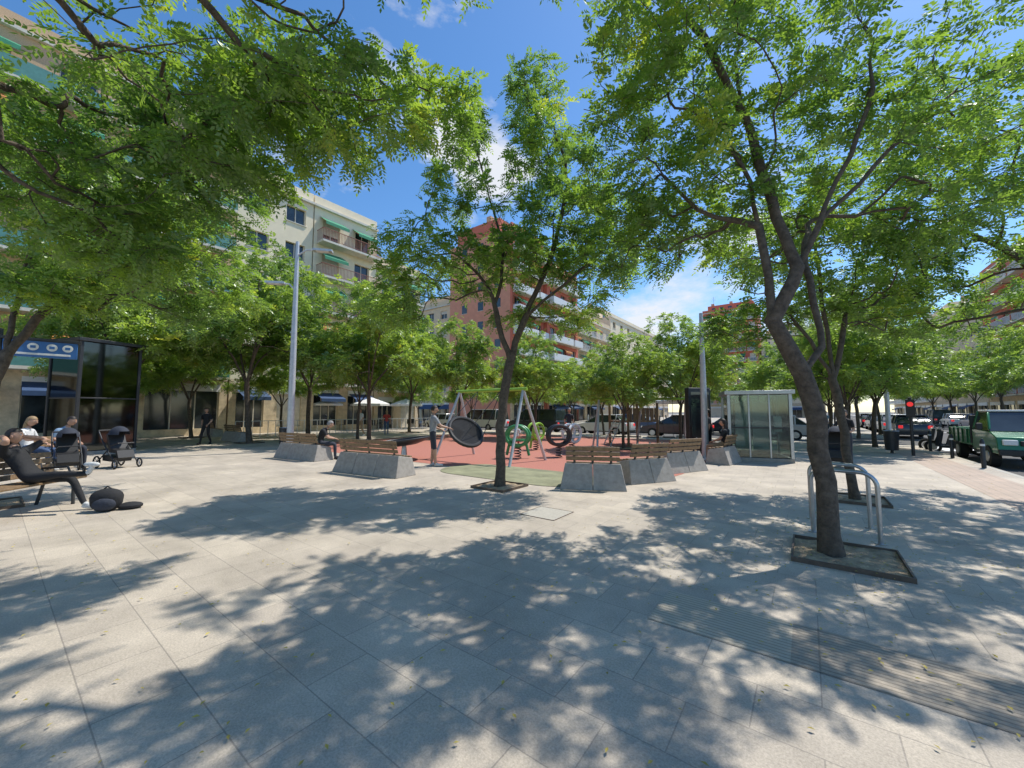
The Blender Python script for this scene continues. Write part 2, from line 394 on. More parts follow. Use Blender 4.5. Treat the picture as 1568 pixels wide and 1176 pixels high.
# left overhanging tree, trunk out of view
hero((-4.1,1.2),[[(-4.1,1.2,0),(-4.1,1.25,1.5),(-4.0,1.4,2.9)],
 [(-4.0,1.4,2.9),(-3.6,2.2,4.6),(-2.8,3.4,5.6),(-1.8,4.5,6.1)],
 [(-4.0,1.4,2.9),(-4.8,2.4,4.2),(-5.0,4.0,4.9)],
 [(-4.0,1.4,2.9),(-3.7,1.6,4.5),(-3.3,2.2,6.2)],[(-3.6,2.2,4.6),(-4.0,3.6,5.5)]],
 [((-2.2,4.5,5.35),(1.25,1.0,.55),105),((-3.8,4.5,4.9),(1.4,1.2,.8),135),((-4.9,4.9,3.9),(1.0,1.1,.6),95),((-1.1,5.4,5.95),(.75,.8,.5),40),
  ((-3.6,2.6,6.1),(2.0,1.6,.8),60),((-5.6,4.2,4.6),(1.1,1,.8),85),((-3.1,5.2,6.0),(1.2,.9,.7),85),((-4.6,5.4,5.7),(1.3,1,.9),95),((-2.0,3.3,6.5),(1.1,.7,.4),55)],  # last clump is out of frame, added for more lower-left ground shade
 13,.085,mul=.95)
# left tree whose trunk stands just outside the frame edge
hero((-8.9,6.6),[[(-8.9,6.6,0),(-8.85,6.6,1.4),(-8.7,6.7,2.6)],
 [(-8.7,6.7,2.6),(-8.3,7.3,4.0),(-7.4,7.9,4.8)],[(-8.7,6.7,2.6),(-8.9,7.0,4.2),(-8.8,7.4,6.2)]],
 [((-7.6,7.3,5.1),(1.9,1.8,1.1),125),((-6.9,8.6,4.3),(1.3,1.4,.8),70),((-8.8,7.5,6.5),(2,2,1.2),85),((-9.3,8.2,4.5),(1.5,1.2,.7),75),((-6.6,8.4,6.0),(1.2,1.1,.7),40),((-8.0,6.8,3.75),(.95,.8,.4),62)],
 14,.078,L=.27,ll=.078,lw=.036,mul=.95)
# right second tree
hero((6.2,7.2),[[(6.2,7.2,0),(6.1,7.25,1.2),(6.0,7.3,2.2)],
 [(6.0,7.3,2.2),(5.6,7.5,3.2),(5.2,7.9,4.0)],[(6.0,7.3,2.2),(6.4,7.4,3.4),(6.9,7.7,4.3)],[(6.0,7.3,2.2),(6.0,7.5,4.2),(6.0,7.6,5.2)]],
 [((6.0,7.6,4.5),(1.8,1.6,1.0),110),((7.3,8.0,3.7),(1.4,1.2,.7),65),((5.1,8.2,3.5),(1.1,1.0,.6),50),((6.2,7.4,5.8),(1.5,1.4,.7),50),((8.2,8.3,4.6),(1.1,1,.7),40)],
 15,.07,L=.27,ll=.078,lw=.036)
# far right tree with trunk out of view
hero((10.2,6.3),[[(10.2,6.3,0),(10.1,6.4,1.4),(9.9,6.5,2.8)],
 [(9.9,6.5,2.8),(9.2,6.9,4.3),(8.4,7.2,5.1)],[(9.9,6.5,2.8),(9.7,6.6,4.6),(9.4,6.5,6.4)]],
 [((8.6,7.3,5.2),(1.9,1.8,1.1),105),((9.4,8.4,3.9),(1.5,1.3,.7),65),((9.5,6.5,6.8),(2.2,2,1),75),((7.8,6.4,6.6),(1.4,1.4,.7),40)],
 16,.09,L=.27,ll=.078,lw=.036)

# generic plaza trees (shared meshes)
GEN=[]
for i,sd in enumerate((31,32,33,34)):
    rr=random.Random(sd)
    lines=[[(0,0,0),(rr.uniform(-.12,.12),0,1.2),(rr.uniform(-.2,.2),rr.uniform(-.15,.15),2.1)]]
    top=lines[0][-1]; cl=[]
    a0=rr.uniform(0,6.28); k=4
    for j in range(k):
        a=a0+j*2*math.pi/k+rr.uniform(-.35,.35); rad=rr.uniform(1.4,2.2)
        e=(math.cos(a)*rad,math.sin(a)*rad,rr.uniform(4.0,5.4))
        lines.append([top,(top[0]+math.cos(a)*rad*.3,top[1]+math.sin(a)*rad*.3,3.0),e])
        cl.append((e,(rr.uniform(1.1,1.6),rr.uniform(1.1,1.6),rr.uniform(.7,1.1)),60))
        a+=.8; cl.append(((math.cos(a)*2.0,math.sin(a)*2.0,rr.uniform(3.2,3.8)),(1.2,1.2,.55),32))
    lines.append([top,(0.1,0,4),(0,0.1,6.2)])
    cl.append(((rr.uniform(-.4,.4),rr.uniform(-.4,.4),6.3),(1.7,1.7,1.1),90))
    cl.append(((rr.uniform(-.8,.8),rr.uniform(-.8,.8),4.6),(1.8,1.8,.9),55))
    GEN.append(tree_meshes((0,0,0),lines,cl,sd,.085,M['leafB'],L=.30,pairs=4,ll=.125,lw=.058,tipn=8,noden=3,seg=.3,mul=.95))
gt=[(-13.3,20,1.42),(-12.4,24,1.35),(-7.6,21,1.2),(-7.8,30,1.25),(-19.5,24,1.1),(-17.5,17.6,1.25),(4.8,17,.72),(7.9,18.5,.82),
    (1.5,24,.95),(-3.6,26,1.0)]
for r in (24,31,38,46,55,66): gt.append((*SR(2.4,r),1.0))
for r in (52,60,68,77,88,100): gt.append((*SR(15.5,r),1.3))
for r in (44,53,62,72,84): gt.append((*SR(-28,r),1.0))
for s in (-30,-23,-17,-11,-5,1): gt.append((*SR(s,25),.85)); gt.append((*SR(s+3,37),.95))
for s in (-20,-12,-4,2): gt.append((*SR(s,56),1.1))
gt.append((*SR(1.2,20.5),.85)); gt.append((*SR(-28.5,4),1.0)); gt.append((*SR(-28.5,12),.9)); gt.append((*SR(12.5,34),1.1)); gt.append((*SR(-21,13),.95))
for i,(x,y,sc) in enumerate(gt):
    put_tree('locust_tree',GEN[i%4],(x,y),rz=i*1.7,sc=(sc,sc,sc*(1+.06*math.sin(i*3))))

# ------------------------------------------------------------ ground
o=Obj('ground'); o.add('ground_sheet',M['ground'],[(-900,-900,-.14),(900,-900,-.14),(900,900,-.14),(-900,900,-.14)],[(0,1,2,3)]); o.done(False)
o=Obj('road',rz=RG)
o.add('carriageway',M['asph'],[(4.2,-60,-.13),(14,-60,-.13),(14,300,-.13),(4.2,300,-.13)],[(0,1,2,3)])
o.add('cross_street',M['asph'],[(-90,26.2,-.13),(4.2,26.2,-.13),(4.2,34,-.13),(-90,34,-.13)],[(0,1,2,3)])
for k in range(40):
    r=-20+k*6
    if 24<r<36: continue
    o.add('lane_marking',M['paint'],[(9,r,-.126),(9.12,r,-.126),(9.12,r+2.5,-.126),(9,r+2.5,-.126)],[(0,1,2,3)])
for k in range(9):
    o.add('zebra_crossing',M['paint'],[(4.8+k*1.0,25.4,-.126),(5.3+k*1.0,25.4,-.126),(5.3+k*1.0,28.4,-.126),(4.8+k*1.0,28.4,-.126)],[(0,1,2,3)])
for k in range(8):
    o.add('zebra_crossing',M['paint'],[(-2,26.8+k*.9,-.126),(1.5,26.8+k*.9,-.126),(1.5,27.2+k*.9,-.126),(-2,27.2+k*.9,-.126)],[(0,1,2,3)])
o.done(False)
def slab(name,s0,s1,r0,r1,m):
    o=Obj(name,rz=RG); k=.15
    o.bx('paving',m,s0+k,s1-k,r0+k,r1-k,-.139,0)
    for a in ((s0,s0+k,r0,r1),(s1-k,s1,r0,r1),(s0+k,s1-k,r0,r0+k),(s0+k,s1-k,r1-k,r1)):
        o.bx('kerb',M['kerb'],a[0],a[1],a[2],a[3],-.139,.002)
    o.done(False)
slab('plaza_pavement',-36,4.2,-50,26.2,M['pave'])
slab('pavement',-60,4.2,34,240,M['pave2'])
slab('pavement',14,24,-50,240,M['pave2'])
def sheet(name,m,pts,z,part='surface'):
    o=Obj(name,rz=RG); o.add(part,m,[(a,b,z) for a,b in pts],[tuple(range(len(pts)))]); o.done(False)
def rounded(s0,s1,r0,r1,q):
    P=[]
    for cx,cy,a in ((s1-q,r1-q,0),(s0+q,r1-q,90),(s0+q,r0+q,180),(s1-q,r0+q,270)):
        for k in range(7):
            t=math.radians(a+15*k); P.append((cx+q*math.cos(t),cy+q*math.sin(t)))
    return P
sheet('playground_surface',M['red_rub'],rounded(-20,-2.6,8.2,23,2.5),.005)
sheet('playground_surface',M['grn_rub'],rounded(-8.3,-3.9,7.2,9.2,.9),.010)
def strip(name,m,s0,s1,r0,r1,z):
    o=Obj(name,rz=RG); o.add('ribs',m,[(s0,r0,z),(s1,r0,z),(s1,r1,z),(s0,r1,z)],[(0,1,2,3)]); o.done(False)
strip('tactile_paving',M['tact'],-1.05,-.15,3.15,3.75,.004)
strip('tactile_paving',M['tact2'],-.15,4.0,3.15,3.75,.004)
strip('tactile_paving',M['tact3'],2.7,3.7,4.2,24,.004)
# access cover
o=Obj('access_cover',(.55,6.3,0),RG); o.bx('lid',M['kerb'],-.3,.3,-.3,.3,.002,.006)
for a in ((-.312,-.3,-.312,.312),(.3,.312,-.312,.312),(-.3,.3,-.312,-.3),(-.3,.3,.3,.312)): o.bx('rim',M['corten'],*a,.001,.008)
o.done(False)

# tree pits
def pit(x,y,w=.5):
    o=Obj('tree_pit',(x,y,0),RG)
    n=8; vs=[];fs=[]; rr=random.Random(int(x*100))
    for i in range(n+1):
        for j in range(n+1): vs.append((-w+2*w*i/n,-w+2*w*j/n,.010+rr.random()*.022))
    for i in range(n):
        for j in range(n): a=i*(n+1)+j; fs.append((a,a+n+1,a+n+2,a+1))
    o.add('soil',M['soil'],vs,fs)
    t=.018
    for a in ((-w-t,-w,-w-t,w+t),(w,w+t,-w-t,w+t),(-w,w,-w-t,-w),(-w,w,w,w+t)): o.bx('edging',M['corten'],*a,-.02,.05)
    o.done()
pit(3.66,4.42,.46); pit(6.2,7.2,.42); pit(-.26,8.45,.42); pit(-8.9,6.6); pit(10.2,6.3)
for x,y,sc in gt[:8]: pit(x,y,.5)

# fallen leaves
rng=np.random.default_rng(3)
o=Obj('fallen_leaves')
for k in range(1500):
    Y=rng.uniform(1,14); X=rng.uniform(-1.3,1.3)*Y
    if k>1100: X=3.6+rng.normal(0,1.3); Y=4.4+rng.normal(0,1.2)
    a=rng.uniform(0,6.28); l=rng.uniform(.010,.022); c,s_=math.cos(a),math.sin(a); z=.016 if not (abs(X-3.66)<.8 and abs(Y-4.42)<.8) else .036
    o.add('leaf_litter',M['fallen'],[(X-c*l,Y-s_*l,z),(X+s_*l*.45,Y-c*l*.45,z+.004),(X+c*l,Y+s_*l,z+.002),(X-s_*l*.45,Y+c*l*.45,z+.006)],[(0,1,2,3)])
o.done(False)

# ------------------------------------------------------------ buildings
def facade(o,s0,r0,r1,zb,ht,bays,win_w,zlo,zhi,wall,balc=None,rnd=None,shutp=.5,rail='teal',awnp=0.15,doors=False):
    W=r1-r0; bw=W/bays; th=.32
    o.bx('walls',wall,s0-th,s0,r0,r1,zb,zb+zlo)
    o.bx('walls',wall,s0-th,s0,r0,r1,zb+zhi,zb+ht)
    prev=r0
    for j in range(bays):
        c=r0+(j+.5)*bw; a=c-win_w/2; b=c+win_w/2
        o.bx('walls',wall,s0-th,s0,prev,a,zb+zlo,zb+zhi); prev=b
        o.bx('window_glass',M['pane'],s0-.26,s0-.24,a,b,zb+zlo,zb+zhi)
        f=.06
        for q in ((a,a+f,zlo,zhi),(b-f,b,zlo,zhi),(c-f/2,c+f/2,zlo,zhi)): o.bx('window_frames',M['frame'],s0-.235,s0-.18,q[0],q[1],zb+q[2],zb+q[3])
        o.bx('window_frames',M['frame'],s0-.175,s0-.165,a,b,zb+zlo,zb+zlo+.06)
        if rnd.random()<shutp:
            h=(zhi-zlo)*rnd.choice((.25,.4,.6,.95)); o.bx('shutters',M['shut'],s0-.16,s0-.12,a,b,zb+zhi-h,zb+zhi)
        if not doors: o.bx('sills',M['frame'],s0+.002,s0+.08,a-.06,b+.06,zb+zlo-.07,zb+zlo-.01)
        if doors and rnd.random()<awnp:
            m=rnd.choice(('awn2','awn3','awn2','awn2')); z=zb+zhi+.1
            o.add('awning_'+m,M[m],[(s0+.02,a-.3,z),(s0+.02,b+.3,z),(s0+1.1,b+.3,z-.7),(s0+1.1,a-.3,z-.7),(s0+1.1,b+.3,z-.95),(s0+1.1,a-.3,z-.95)],[(0,1,2,3),(3,2,4,5)])
    o.bx('walls',wall,s0-th,s0,prev,r1,zb+zlo,zb+zhi)
def balcony(o,s0,a,b,z,rail,depth=1.1,solid=False):
    o.bx('balcony_slabs',M['frame'],s0+.003,s0+depth,a,b,z-.17,z)
    m=M[rail]
    if solid:
        o.bx('balcony_parapets',m,s0+depth-.08,s0+depth-.002,a+.01,b-.01,z+.002,z+.95)
        for q in (a+.01,b-.09): o.bx('balcony_parapets',m,s0+.01,s0+depth-.085,q,q+.08,z+.002,z+.95)
    else:
        o.bx('balcony_rails',m,s0+depth-.06,s0+depth-.02,a,b,z+.95,z+1.0)
        o.bx('balcony_rails',m,s0+depth-.055,s0+depth-.025,a,b,z+.08,z+.11)
        n=int((b-a)/.13)
        for k in range(n+1):
            y=a+(b-a-.03)*k/n; o.bx('balcony_rails',m,s0+depth-.05,s0+depth-.03,y,y+.03,z+.112,z+.948)
        for q in (a,b-.03):
            for k in range(6): x=s0+.1+k*(depth-.2)/6; o.bx('balcony_rails',m,x,x+.02,q,q+.02,z+.002,z+.948)
            o.bx('balcony_rails',m,s0+.01,s0+depth-.062,q,q+.03,z+.95,z+1.0)
def shopfront(o,s0,r0,r1,ht,wall,bays,rnd,z0=0):
    W=(r1-r0)/bays; prev=r0
    o.bx('walls_ground_floor',wall,s0-.32,s0,r0,r1,2.9+z0,ht)
    for j in range(bays):
        a=r0+j*W+.45; b=r0+(j+1)*W-.45
        o.bx('walls_ground_floor',wall,s0-.32,s0,prev,a,z0,2.9+z0); prev=b
        o.bx('window_glass',M['pane'],s0-.26,s0-.24,a,b,z0,2.9+z0)
        k=3
        for i in range(k+1):
            y=a+(b-a-.06)*i/k; o.bx('window_frames',M['frame'],s0-.235,s0-.18,y,y+.06,z0,2.9+z0)
        o.bx('shop_signs',M['white'],s0+.003,s0+.10,a,b,2.5+z0,2.98+z0)
        if rnd.random()<.3: o.bx('shutters',M['shut'],s0-.17,s0-.12,a,b,z0+.0,2.9+z0)
        elif rnd.random()<.5:
            o.add('shop_awning',M['awn'],[(s0+.11,a,2.7+z0),(s0+.11,b,2.7+z0),(s0+1.3,b,2.2+z0),(s0+1.3,a,2.2+z0),(s0+1.3,b,1.95+z0),(s0+1.3,a,1.95+z0)],[(0,1,2,3),(3,2,4,5)])
    o.bx('walls_ground_floor',wall,s0-.32,s0,prev,r1,z0,2.9+z0)

rn=random.Random(5)
S0=-32.5
def block(name,S0,r0,r1,floors,fh,gh,wall,gwall,bays,style,rail,depth=12,roof=True,solid=False,z0=.0,pent=True,winw=1.5,cwall=None):
    o=Obj(name,rz=RG); H=gh+floors*fh
    cwall=cwall or wall
    o.bx('core',cwall,S0-depth,S0-.33,r0,r1,0,H)
    shopfront(o,S0,r0,r1,gh,gwall,max(2,int((r1-r0)/4.5)),rn,z0)
    for k in range(floors):
        zb=gh+k*fh
        if style=='balc':
            facade(o,S0,r0,r1,zb,fh,bays,winw,.05,2.2,wall,rnd=rn,doors=True,awnp=.4)
            bw=(r1-r0)/bays; j=0
            while j<bays:
                n=min(2,bays-j); balcony(o,S0,r0+j*bw+.25,r0+(j+n)*bw-.25,zb,rail,solid=solid); j+=n
        elif style=='win':
            facade(o,S0,r0,r1,zb,fh,bays,winw,.95,2.25,wall,rnd=rn)
    o.bx('cornice',M['frame'],S0-.4,S0+.25,r0-.02,r1+.02,H,H+.18)
    o.bx('parapet',wall,S0-.3,S0-.05,r0,r1,H+.18,H+1.0)
    o.bx('roof',M['ochre'],S0-depth,S0-.4,r0,r1,H+.001,H+.1)
    if pent:
        o.bx('penthouse',wall,S0-depth+.5,S0-3,r0+1,r1-1,H+.1,H+2.9)
        for j in range(bays): 
            c=r0+1.5+(j+.5)*(r1-r0-3)/bays; o.bx('window_glass',M['pane'],S0-2.99,S0-2.97,c-.5,c+.5,H+.6,H+2.2)
        for j in range(3):
            c=r0+2+(r1-r0-4)*j/2; o.bx('chimneys',M['ochre'],S0-6,S0-5.2,c-.4,c+.4,H+2.9,H+4.1)
        o.tube('antenna',M['dsteel'],[(S0-4,r0+2.5,H+2.9),(S0-4,r0+2.5,H+6)],.03,5)
        for q in (4.8,5.2,5.6): o.tube('antenna',M['dsteel'],[(S0-4,r0+1.9,H+q),(S0-4,r0+3.1,H+q)],.015,4)
    for (re,sg) in ((r1,1),(r0,-1)):
        if name.startswith('brick') or re==r1:
            for k in range(floors):
                for q in range(3):
                    x=S0-2.5-q*3.2; z=gh+k*fh+.95
                    ya,yb=(re+.005,re+.03) if sg>0 else (re-.03,re-.005)
                    o.bx('window_glass',M['pane'],x-.5,x+.5,ya,yb,z,z+1.3)
                    ya,yb=(re+.001,re+.06) if sg>0 else (re-.06,re-.001)
                    o.bx('window_frames',M['frame'],x-.56,x+.56,ya,yb,z-.06,z-.002)
    if z0: o.bx('plinth',M['stone'],S0-.5,S0+.06,r0,r1,-.1,z0)
    o.done(False)
block('apartment_building',S0,-28,-9.2,6,3.0,3.9,M['cream2'],M['stone'],6,'balc','brownr',z0=.45,solid=True)
block('apartment_building',S0,-9,10,6,2.95,3.9,M['ochre'],M['stone'],6,'balc','teal',z0=.45,solid=True)
block('apartment_building',S0,10.1,15.5,5,3.0,3.9,M['cream'],M['stone'],2,'win','teal',z0=.45)
block('apartment_building',S0,15.6,21.6,5,3.0,3.9,M['cream'],M['stone'],2,'balc','brownr',z0=.45,pent=False)
block('apartment_building',S0,21.7,27,4,3.0,3.6,M['cream2'],M['cream2'],2,'balc','teal',pent=False)
block('brick_apartment_building',S0+1,42,50,8,2.9,3.6,M['rust'],M['stone'],3,'balc','white',solid=True,cwall=M['salmon'])
block('brick_apartment_building',S0+1.6,50.1,60,7,2.9,3.6,M['rust'],M['brick'],3,'balc','white',solid=True)
block('apartment_building',S0,60.1,78,5,3,3.6,M['cream2'],M['stone'],6,'balc','white')
block('apartment_building',S0,78.1,120,6,3,3.6,M['cream'],M['stone'],10,'win','white')
def block_r(name,S,r0,r1,floors,wall,style,bays,rail):
    before=set(bpy.data.objects)
    block(name,-S,-r1,-r0,floors,3,3.8,wall,M['stone'],bays,style,rail)
    for ob in set(bpy.data.objects)-before:
        if ob.parent is None: ob.rotation_euler[2]=RG+math.pi
block_r('apartment_building',22,66,90,6,M['rust'],'balc',7,'white')
block_r('apartment_building',22,90.2,120,5,M['cream2'],'win',8,'white')
block_r('apartment_building',22,120.2,170,6,M['cream'],'balc',10,'white')
def block_f(name,s0,s1,r,floors,wall,style,bays,rail):
    before=set(bpy.data.objects)
    block(name,-r,s0,s1,floors,3,3.8,wall,M['stone'],bays,style,rail)
    for ob in set(bpy.data.objects)-before:
        if ob.parent is None: ob.rotation_euler[2]=RG-math.pi/2
block_f('apartment_building',-58,-36,44,5,M['cream2'],'win',7,'white')
block_f('brick_apartment_building',-24,-10,128,9,M['rust'],'balc',5,'white')
block_f('apartment_building',-9.5,4,130,6,M['cream'],'win',5,'white')

# ------------------------------------------------------------ benches
def conc_bench(x,y,ang,L=2.2):
    o=Obj('concrete_bench',(x,y,0),ang,bevel=.012)
    w=L/2; n=3 if L>1.8 else 2
    for k in range(n):
        a=-w+k*L/n+.006; b=-w+(k+1)*L/n-.006
        ta=.10 if k==0 else 0; tb=.10 if k==n-1 else 0
        vs=[(a,-.38,0),(b,-.38,0),(b,.30,0),(a,.30,0),(a+ta,-.20,.52),(b-tb,-.20,.52),(b-tb,.26,.43),(a+ta,.26,.43)]
        o.add('concrete_base',M['conc'],vs,[(3,2,1,0),(4,5,6,7),(0,1,5,4),(1,2,6,5),(2,3,7,6),(3,0,4,7)])
    for k in range(4): o.box('seat_slats',M['wood'],(0,-.09+k*.105,.52-k*.018),(L-.25,.09,.035))
    for k in range(3): o.box('backrest_slats',M['wood'],(0,-.215-.03*k,.62+k*.105),(L-.25,.03,.09),(.28,0,0))
    for q in (-w+.3,0,w-.3): o.box('brackets',M['dsteel'],(q,-.205,.70),(.05,.035,.40),(.28,0,0))
    o.done()
conc_bench(-3.6,10.35,RG+.12,2.4); conc_bench(-7.1,13.5,RG+.1,2.4); conc_bench(-14.9,21.4,RG,2.6)
conc_bench(1.72,8.45,math.radians(-12),1.35); conc_bench(3.05,9.25,math.radians(22),1.3); conc_bench(4.5,10.75,math.radians(28),1.5)
conc_bench(-19.4,25.5,RG,2.4); conc_bench(6.6,12.4,math.radians(45),1.3)
def wood_bench(x,y,ang,L=1.8):
    o=Obj('wooden_bench',(x,y,0),ang,bevel=.006)
    for k in range(5): o.box('seat_slats',M['wood'],(0,-.2+k*.1,.44),(L,.085,.035))
    for k in range(4): o.box('backrest_slats',M['wood'],(0,-.29-.025*k,.54+k*.1),(L,.03,.085),(.25,0,0))
    for q in (-L/2+.2,L/2-.2):
        o.tube('legs',M['dsteel'],[(q,.22,0),(q,.2,.40),(q,-.22,.40)],.025); o.tube('legs',M['dsteel'],[(q,-.34,0),(q,-.24,.42),(q,-.40,.88)],.025)
        o.tube('armrests',M['dsteel'],[(q,-.3,.62),(q,.1,.64),(q,.2,.42)],.018)
    o.done()
wood_bench(-7.75,6.25,math.radians(-83),1.7)
wood_bench(-12.9,11.0,math.radians(-80),1.9)

# ------------------------------------------------------------ playground
def swing_frame(name,a,b,h,spread,nlegs=2,beam='lime'):
    o=Obj(name); a=Vector((*a,0)); b=Vector((*b,0)); d=(b-a).normalized(); p=Vector((-d.y,d.x,0))
    A=a+Vector((0,0,h)); B=b+Vector((0,0,h))
    o.tube('top_beam',M[beam],[A-d*.15,B+d*.15],.055)
    for E in (A,B):
        for sg in (1,-1): o.tube('legs',M['galv'],[E-Vector((0,0,.02)),Vector((E.x,E.y,0))+p*sg*spread+(-d if E is A else d)*.2],.045)
    return o,A,B,d,p
o,A,B,d,p=swing_frame('basket_swing',(-1.85,13.9),(.35,12.3),2.3,1.0)
cen=Vector((-1.42,12.15,.98)); nrm=Vector((.45,-.55,.62)).normalized(); u=nrm.cross(Vector((0,0,1))).normalized(); v=nrm.cross(u)
ring=[cen+(u*math.cos(t)+v*math.sin(t))*.55 for t in [i*2*math.pi/24 for i in range(24)]]
o.tube('basket_rim',M['black'],ring,.06,8,closed=True)
for k in range(-12,13):
    c=k*.042; h=math.sqrt(max(.01,.53**2-c*c))
    o.tube('net',M['black'],[cen+u*c-v*h,cen+u*c-nrm*.06,cen+u*c+v*h],.022,5); o.tube('net',M['black'],[cen+v*c-u*h,cen+v*c-nrm*.06,cen+v*c+u*h],.022,5)
mid=(A+B)/2
for k in (3,9,15,21): o.tube('ropes',M['dsteel'],[ring[k],mid+d*(.5 if (ring[k]-cen).dot(d)>0 else -.5)],.012,5)
o.done()
o,A,B,d,p=swing_frame('swing_set',(3.9,17.6),(7.6,17.2),2.15,.9)
for t in (.25,.42,.62,.8):
    c=A.lerp(B,t); 
    for s_ in (-.2,.2): o.tube('chains',M['dsteel'],[c+d*s_,Vector((c.x,c.y,.5))+d*s_],.01,5)
    o.box('seats',M['black'],(c.x,c.y,.48),(.46,.2,.05),(0,0,math.atan2(d.y,d.x)))
o.tube('legs',M['galv'],[A.lerp(B,.5),Vector((A.lerp(B,.5).x,A.y,0))+p*.9],.045)
o.done()
def spring_rider(x,y,m,rz,kind):
    o=Obj('spring_rider',(x,y,0),rz)
    o.tube('spring',M['dsteel'],[(.11*math.cos(t*.7),.11*math.sin(t*.7),.02+t*.01) for t in range(40)],.018,6)
    R=.34
    for yy in (-.14,.14):
        ring=[(R*math.cos(t)*1.15,yy,.76+R*math.sin(t)) for t in [i*2*math.pi/24 for i in range(24)]]
        o.tube('side_panels',m,ring,.055,8,closed=True)
    o.box('seat',m,(0,0,.62),(.5,.34,.06)); o.tube('handles',M['steel'],[(.2,-.26,.95),(.2,.26,.95)],.018)
    if kind: 
        o.tube('legs',m,[(-.3,0,.5),(-.4,0,.1)],.05); o.tube('legs',m,[(.3,0,.5),(.4,0,.1)],.05)
    o.box('foot_plate',m,(0,0,.46),(.3,.4,.04)); o.done()
spring_rider(.2,13.6,M['green'],-.3,1); spring_rider(1.65,13.9,M['dsteel'],.2,0); spring_rider(1.0,16.5,M['lime'],.9,1)
spring_rider(2.3,15.2,M['white'],.8,0)
o=Obj('spinning_dish',(-3.6,13.2,0))
prof=[(.05,.45),(.4,.47),(.7,.55),(.85,.66)]
vs=[];fs=[]
for i,(r,z) in enumerate(prof):
    for j in range(24): t=j*2*math.pi/24; vs.append((r*math.cos(t),r*math.sin(t),z+.12*math.cos(t)*r))
for i in range(3):
    for j in range(24): fs.append((i*24+j,i*24+(j+1)%24,(i+1)*24+(j+1)%24,(i+1)*24+j))
fs.append(tuple(range(24)))
o.add('dish',M['dsteel'],vs,fs); o.tube('rim',M['dsteel'],[vs[72+j] for j in range(24)],.03,8,closed=True)
o.tube('post',M['steel'],[(0,0,0),(0,0,.46)],[.12,.07]); o.done()
o=Obj('climbing_frame',(5.9,19.2,0),.3)
for x in (-.8,.8):
    for y in (-.8,.8): o.tube('posts',M['wood'],[(x,y,0),(x,y,2.0)],.06)
o.bx('platform',M['wood'],-.85,.85,-.85,.85,1.1,1.17)
for k in range(7): o.bx('side_boards',M['wood'],-.8+k*.235,-.62+k*.235,-.86,-.83,1.17,1.75)
for k in range(8): o.tube('ladder',M['steel'],[(-1.4+k*.07,-.3,.1+k*.15),(-1.4+k*.07,.3,.1+k*.15)],.018)
o.tube('ladder',M['steel'],[(-1.45,-.3,0),(-.85,-.3,1.2)],.025); o.tube('ladder',M['steel'],[(-1.45,.3,0),(-.85,.3,1.2)],.025)
o.done()

# ------------------------------------------------------------ lamps, elevators, signs
def lamp(name,x,y,h,r,arms,rz=0):
    o=Obj(name,(x,y,0),rz)
    o.tube('base',M['galv'],[(0,0,0),(0,0,.03),(0,0,.031),(0,0,.35)],[r*2.1,r*2.1,r*1.25,r*1.2],16)
    o.tube('pole',M['galv'],[(0,0,.3),(0,0,h*.5),(0,0,h)],[r*1.15,r,r*.6],16)
    for a,z,l in arms:
        c,s_=math.cos(a),math.sin(a)
        o.tube('arm',M['galv'],[(0,0,z-.3),(c*l*.5,s_*l*.5,z-.03),(c*l,s_*l,z)],.035)
        o.box('lamp_head',M['galv'],(c*(l+.3),s_*(l+.3),z),(.75,.28,.09),(0,0,a)); o.box('lamp_lens',M['white'],(c*(l+.3),s_*(l+.3),z-.055),(.5,.2,.02),(0,0,a))
    o.done()
lamp('street_lamp',-9.0,16,8.7,.115,[(.2,8.4,.7),(3.3,6.9,.5)])
lamp('street_lamp',6.75,13.8,5.1,.10,[(.3,5.0,1.1)])
lamp('street_lamp',*SR(3.6,30),9,.10,[(-.6,8.9,1.5)]); lamp('street_lamp',*SR(3.6,55),9,.10,[(-.6,8.9,1.5)]); lamp('street_lamp',*SR(-24,24),7,.09,[(-.6,6.9,.8)])

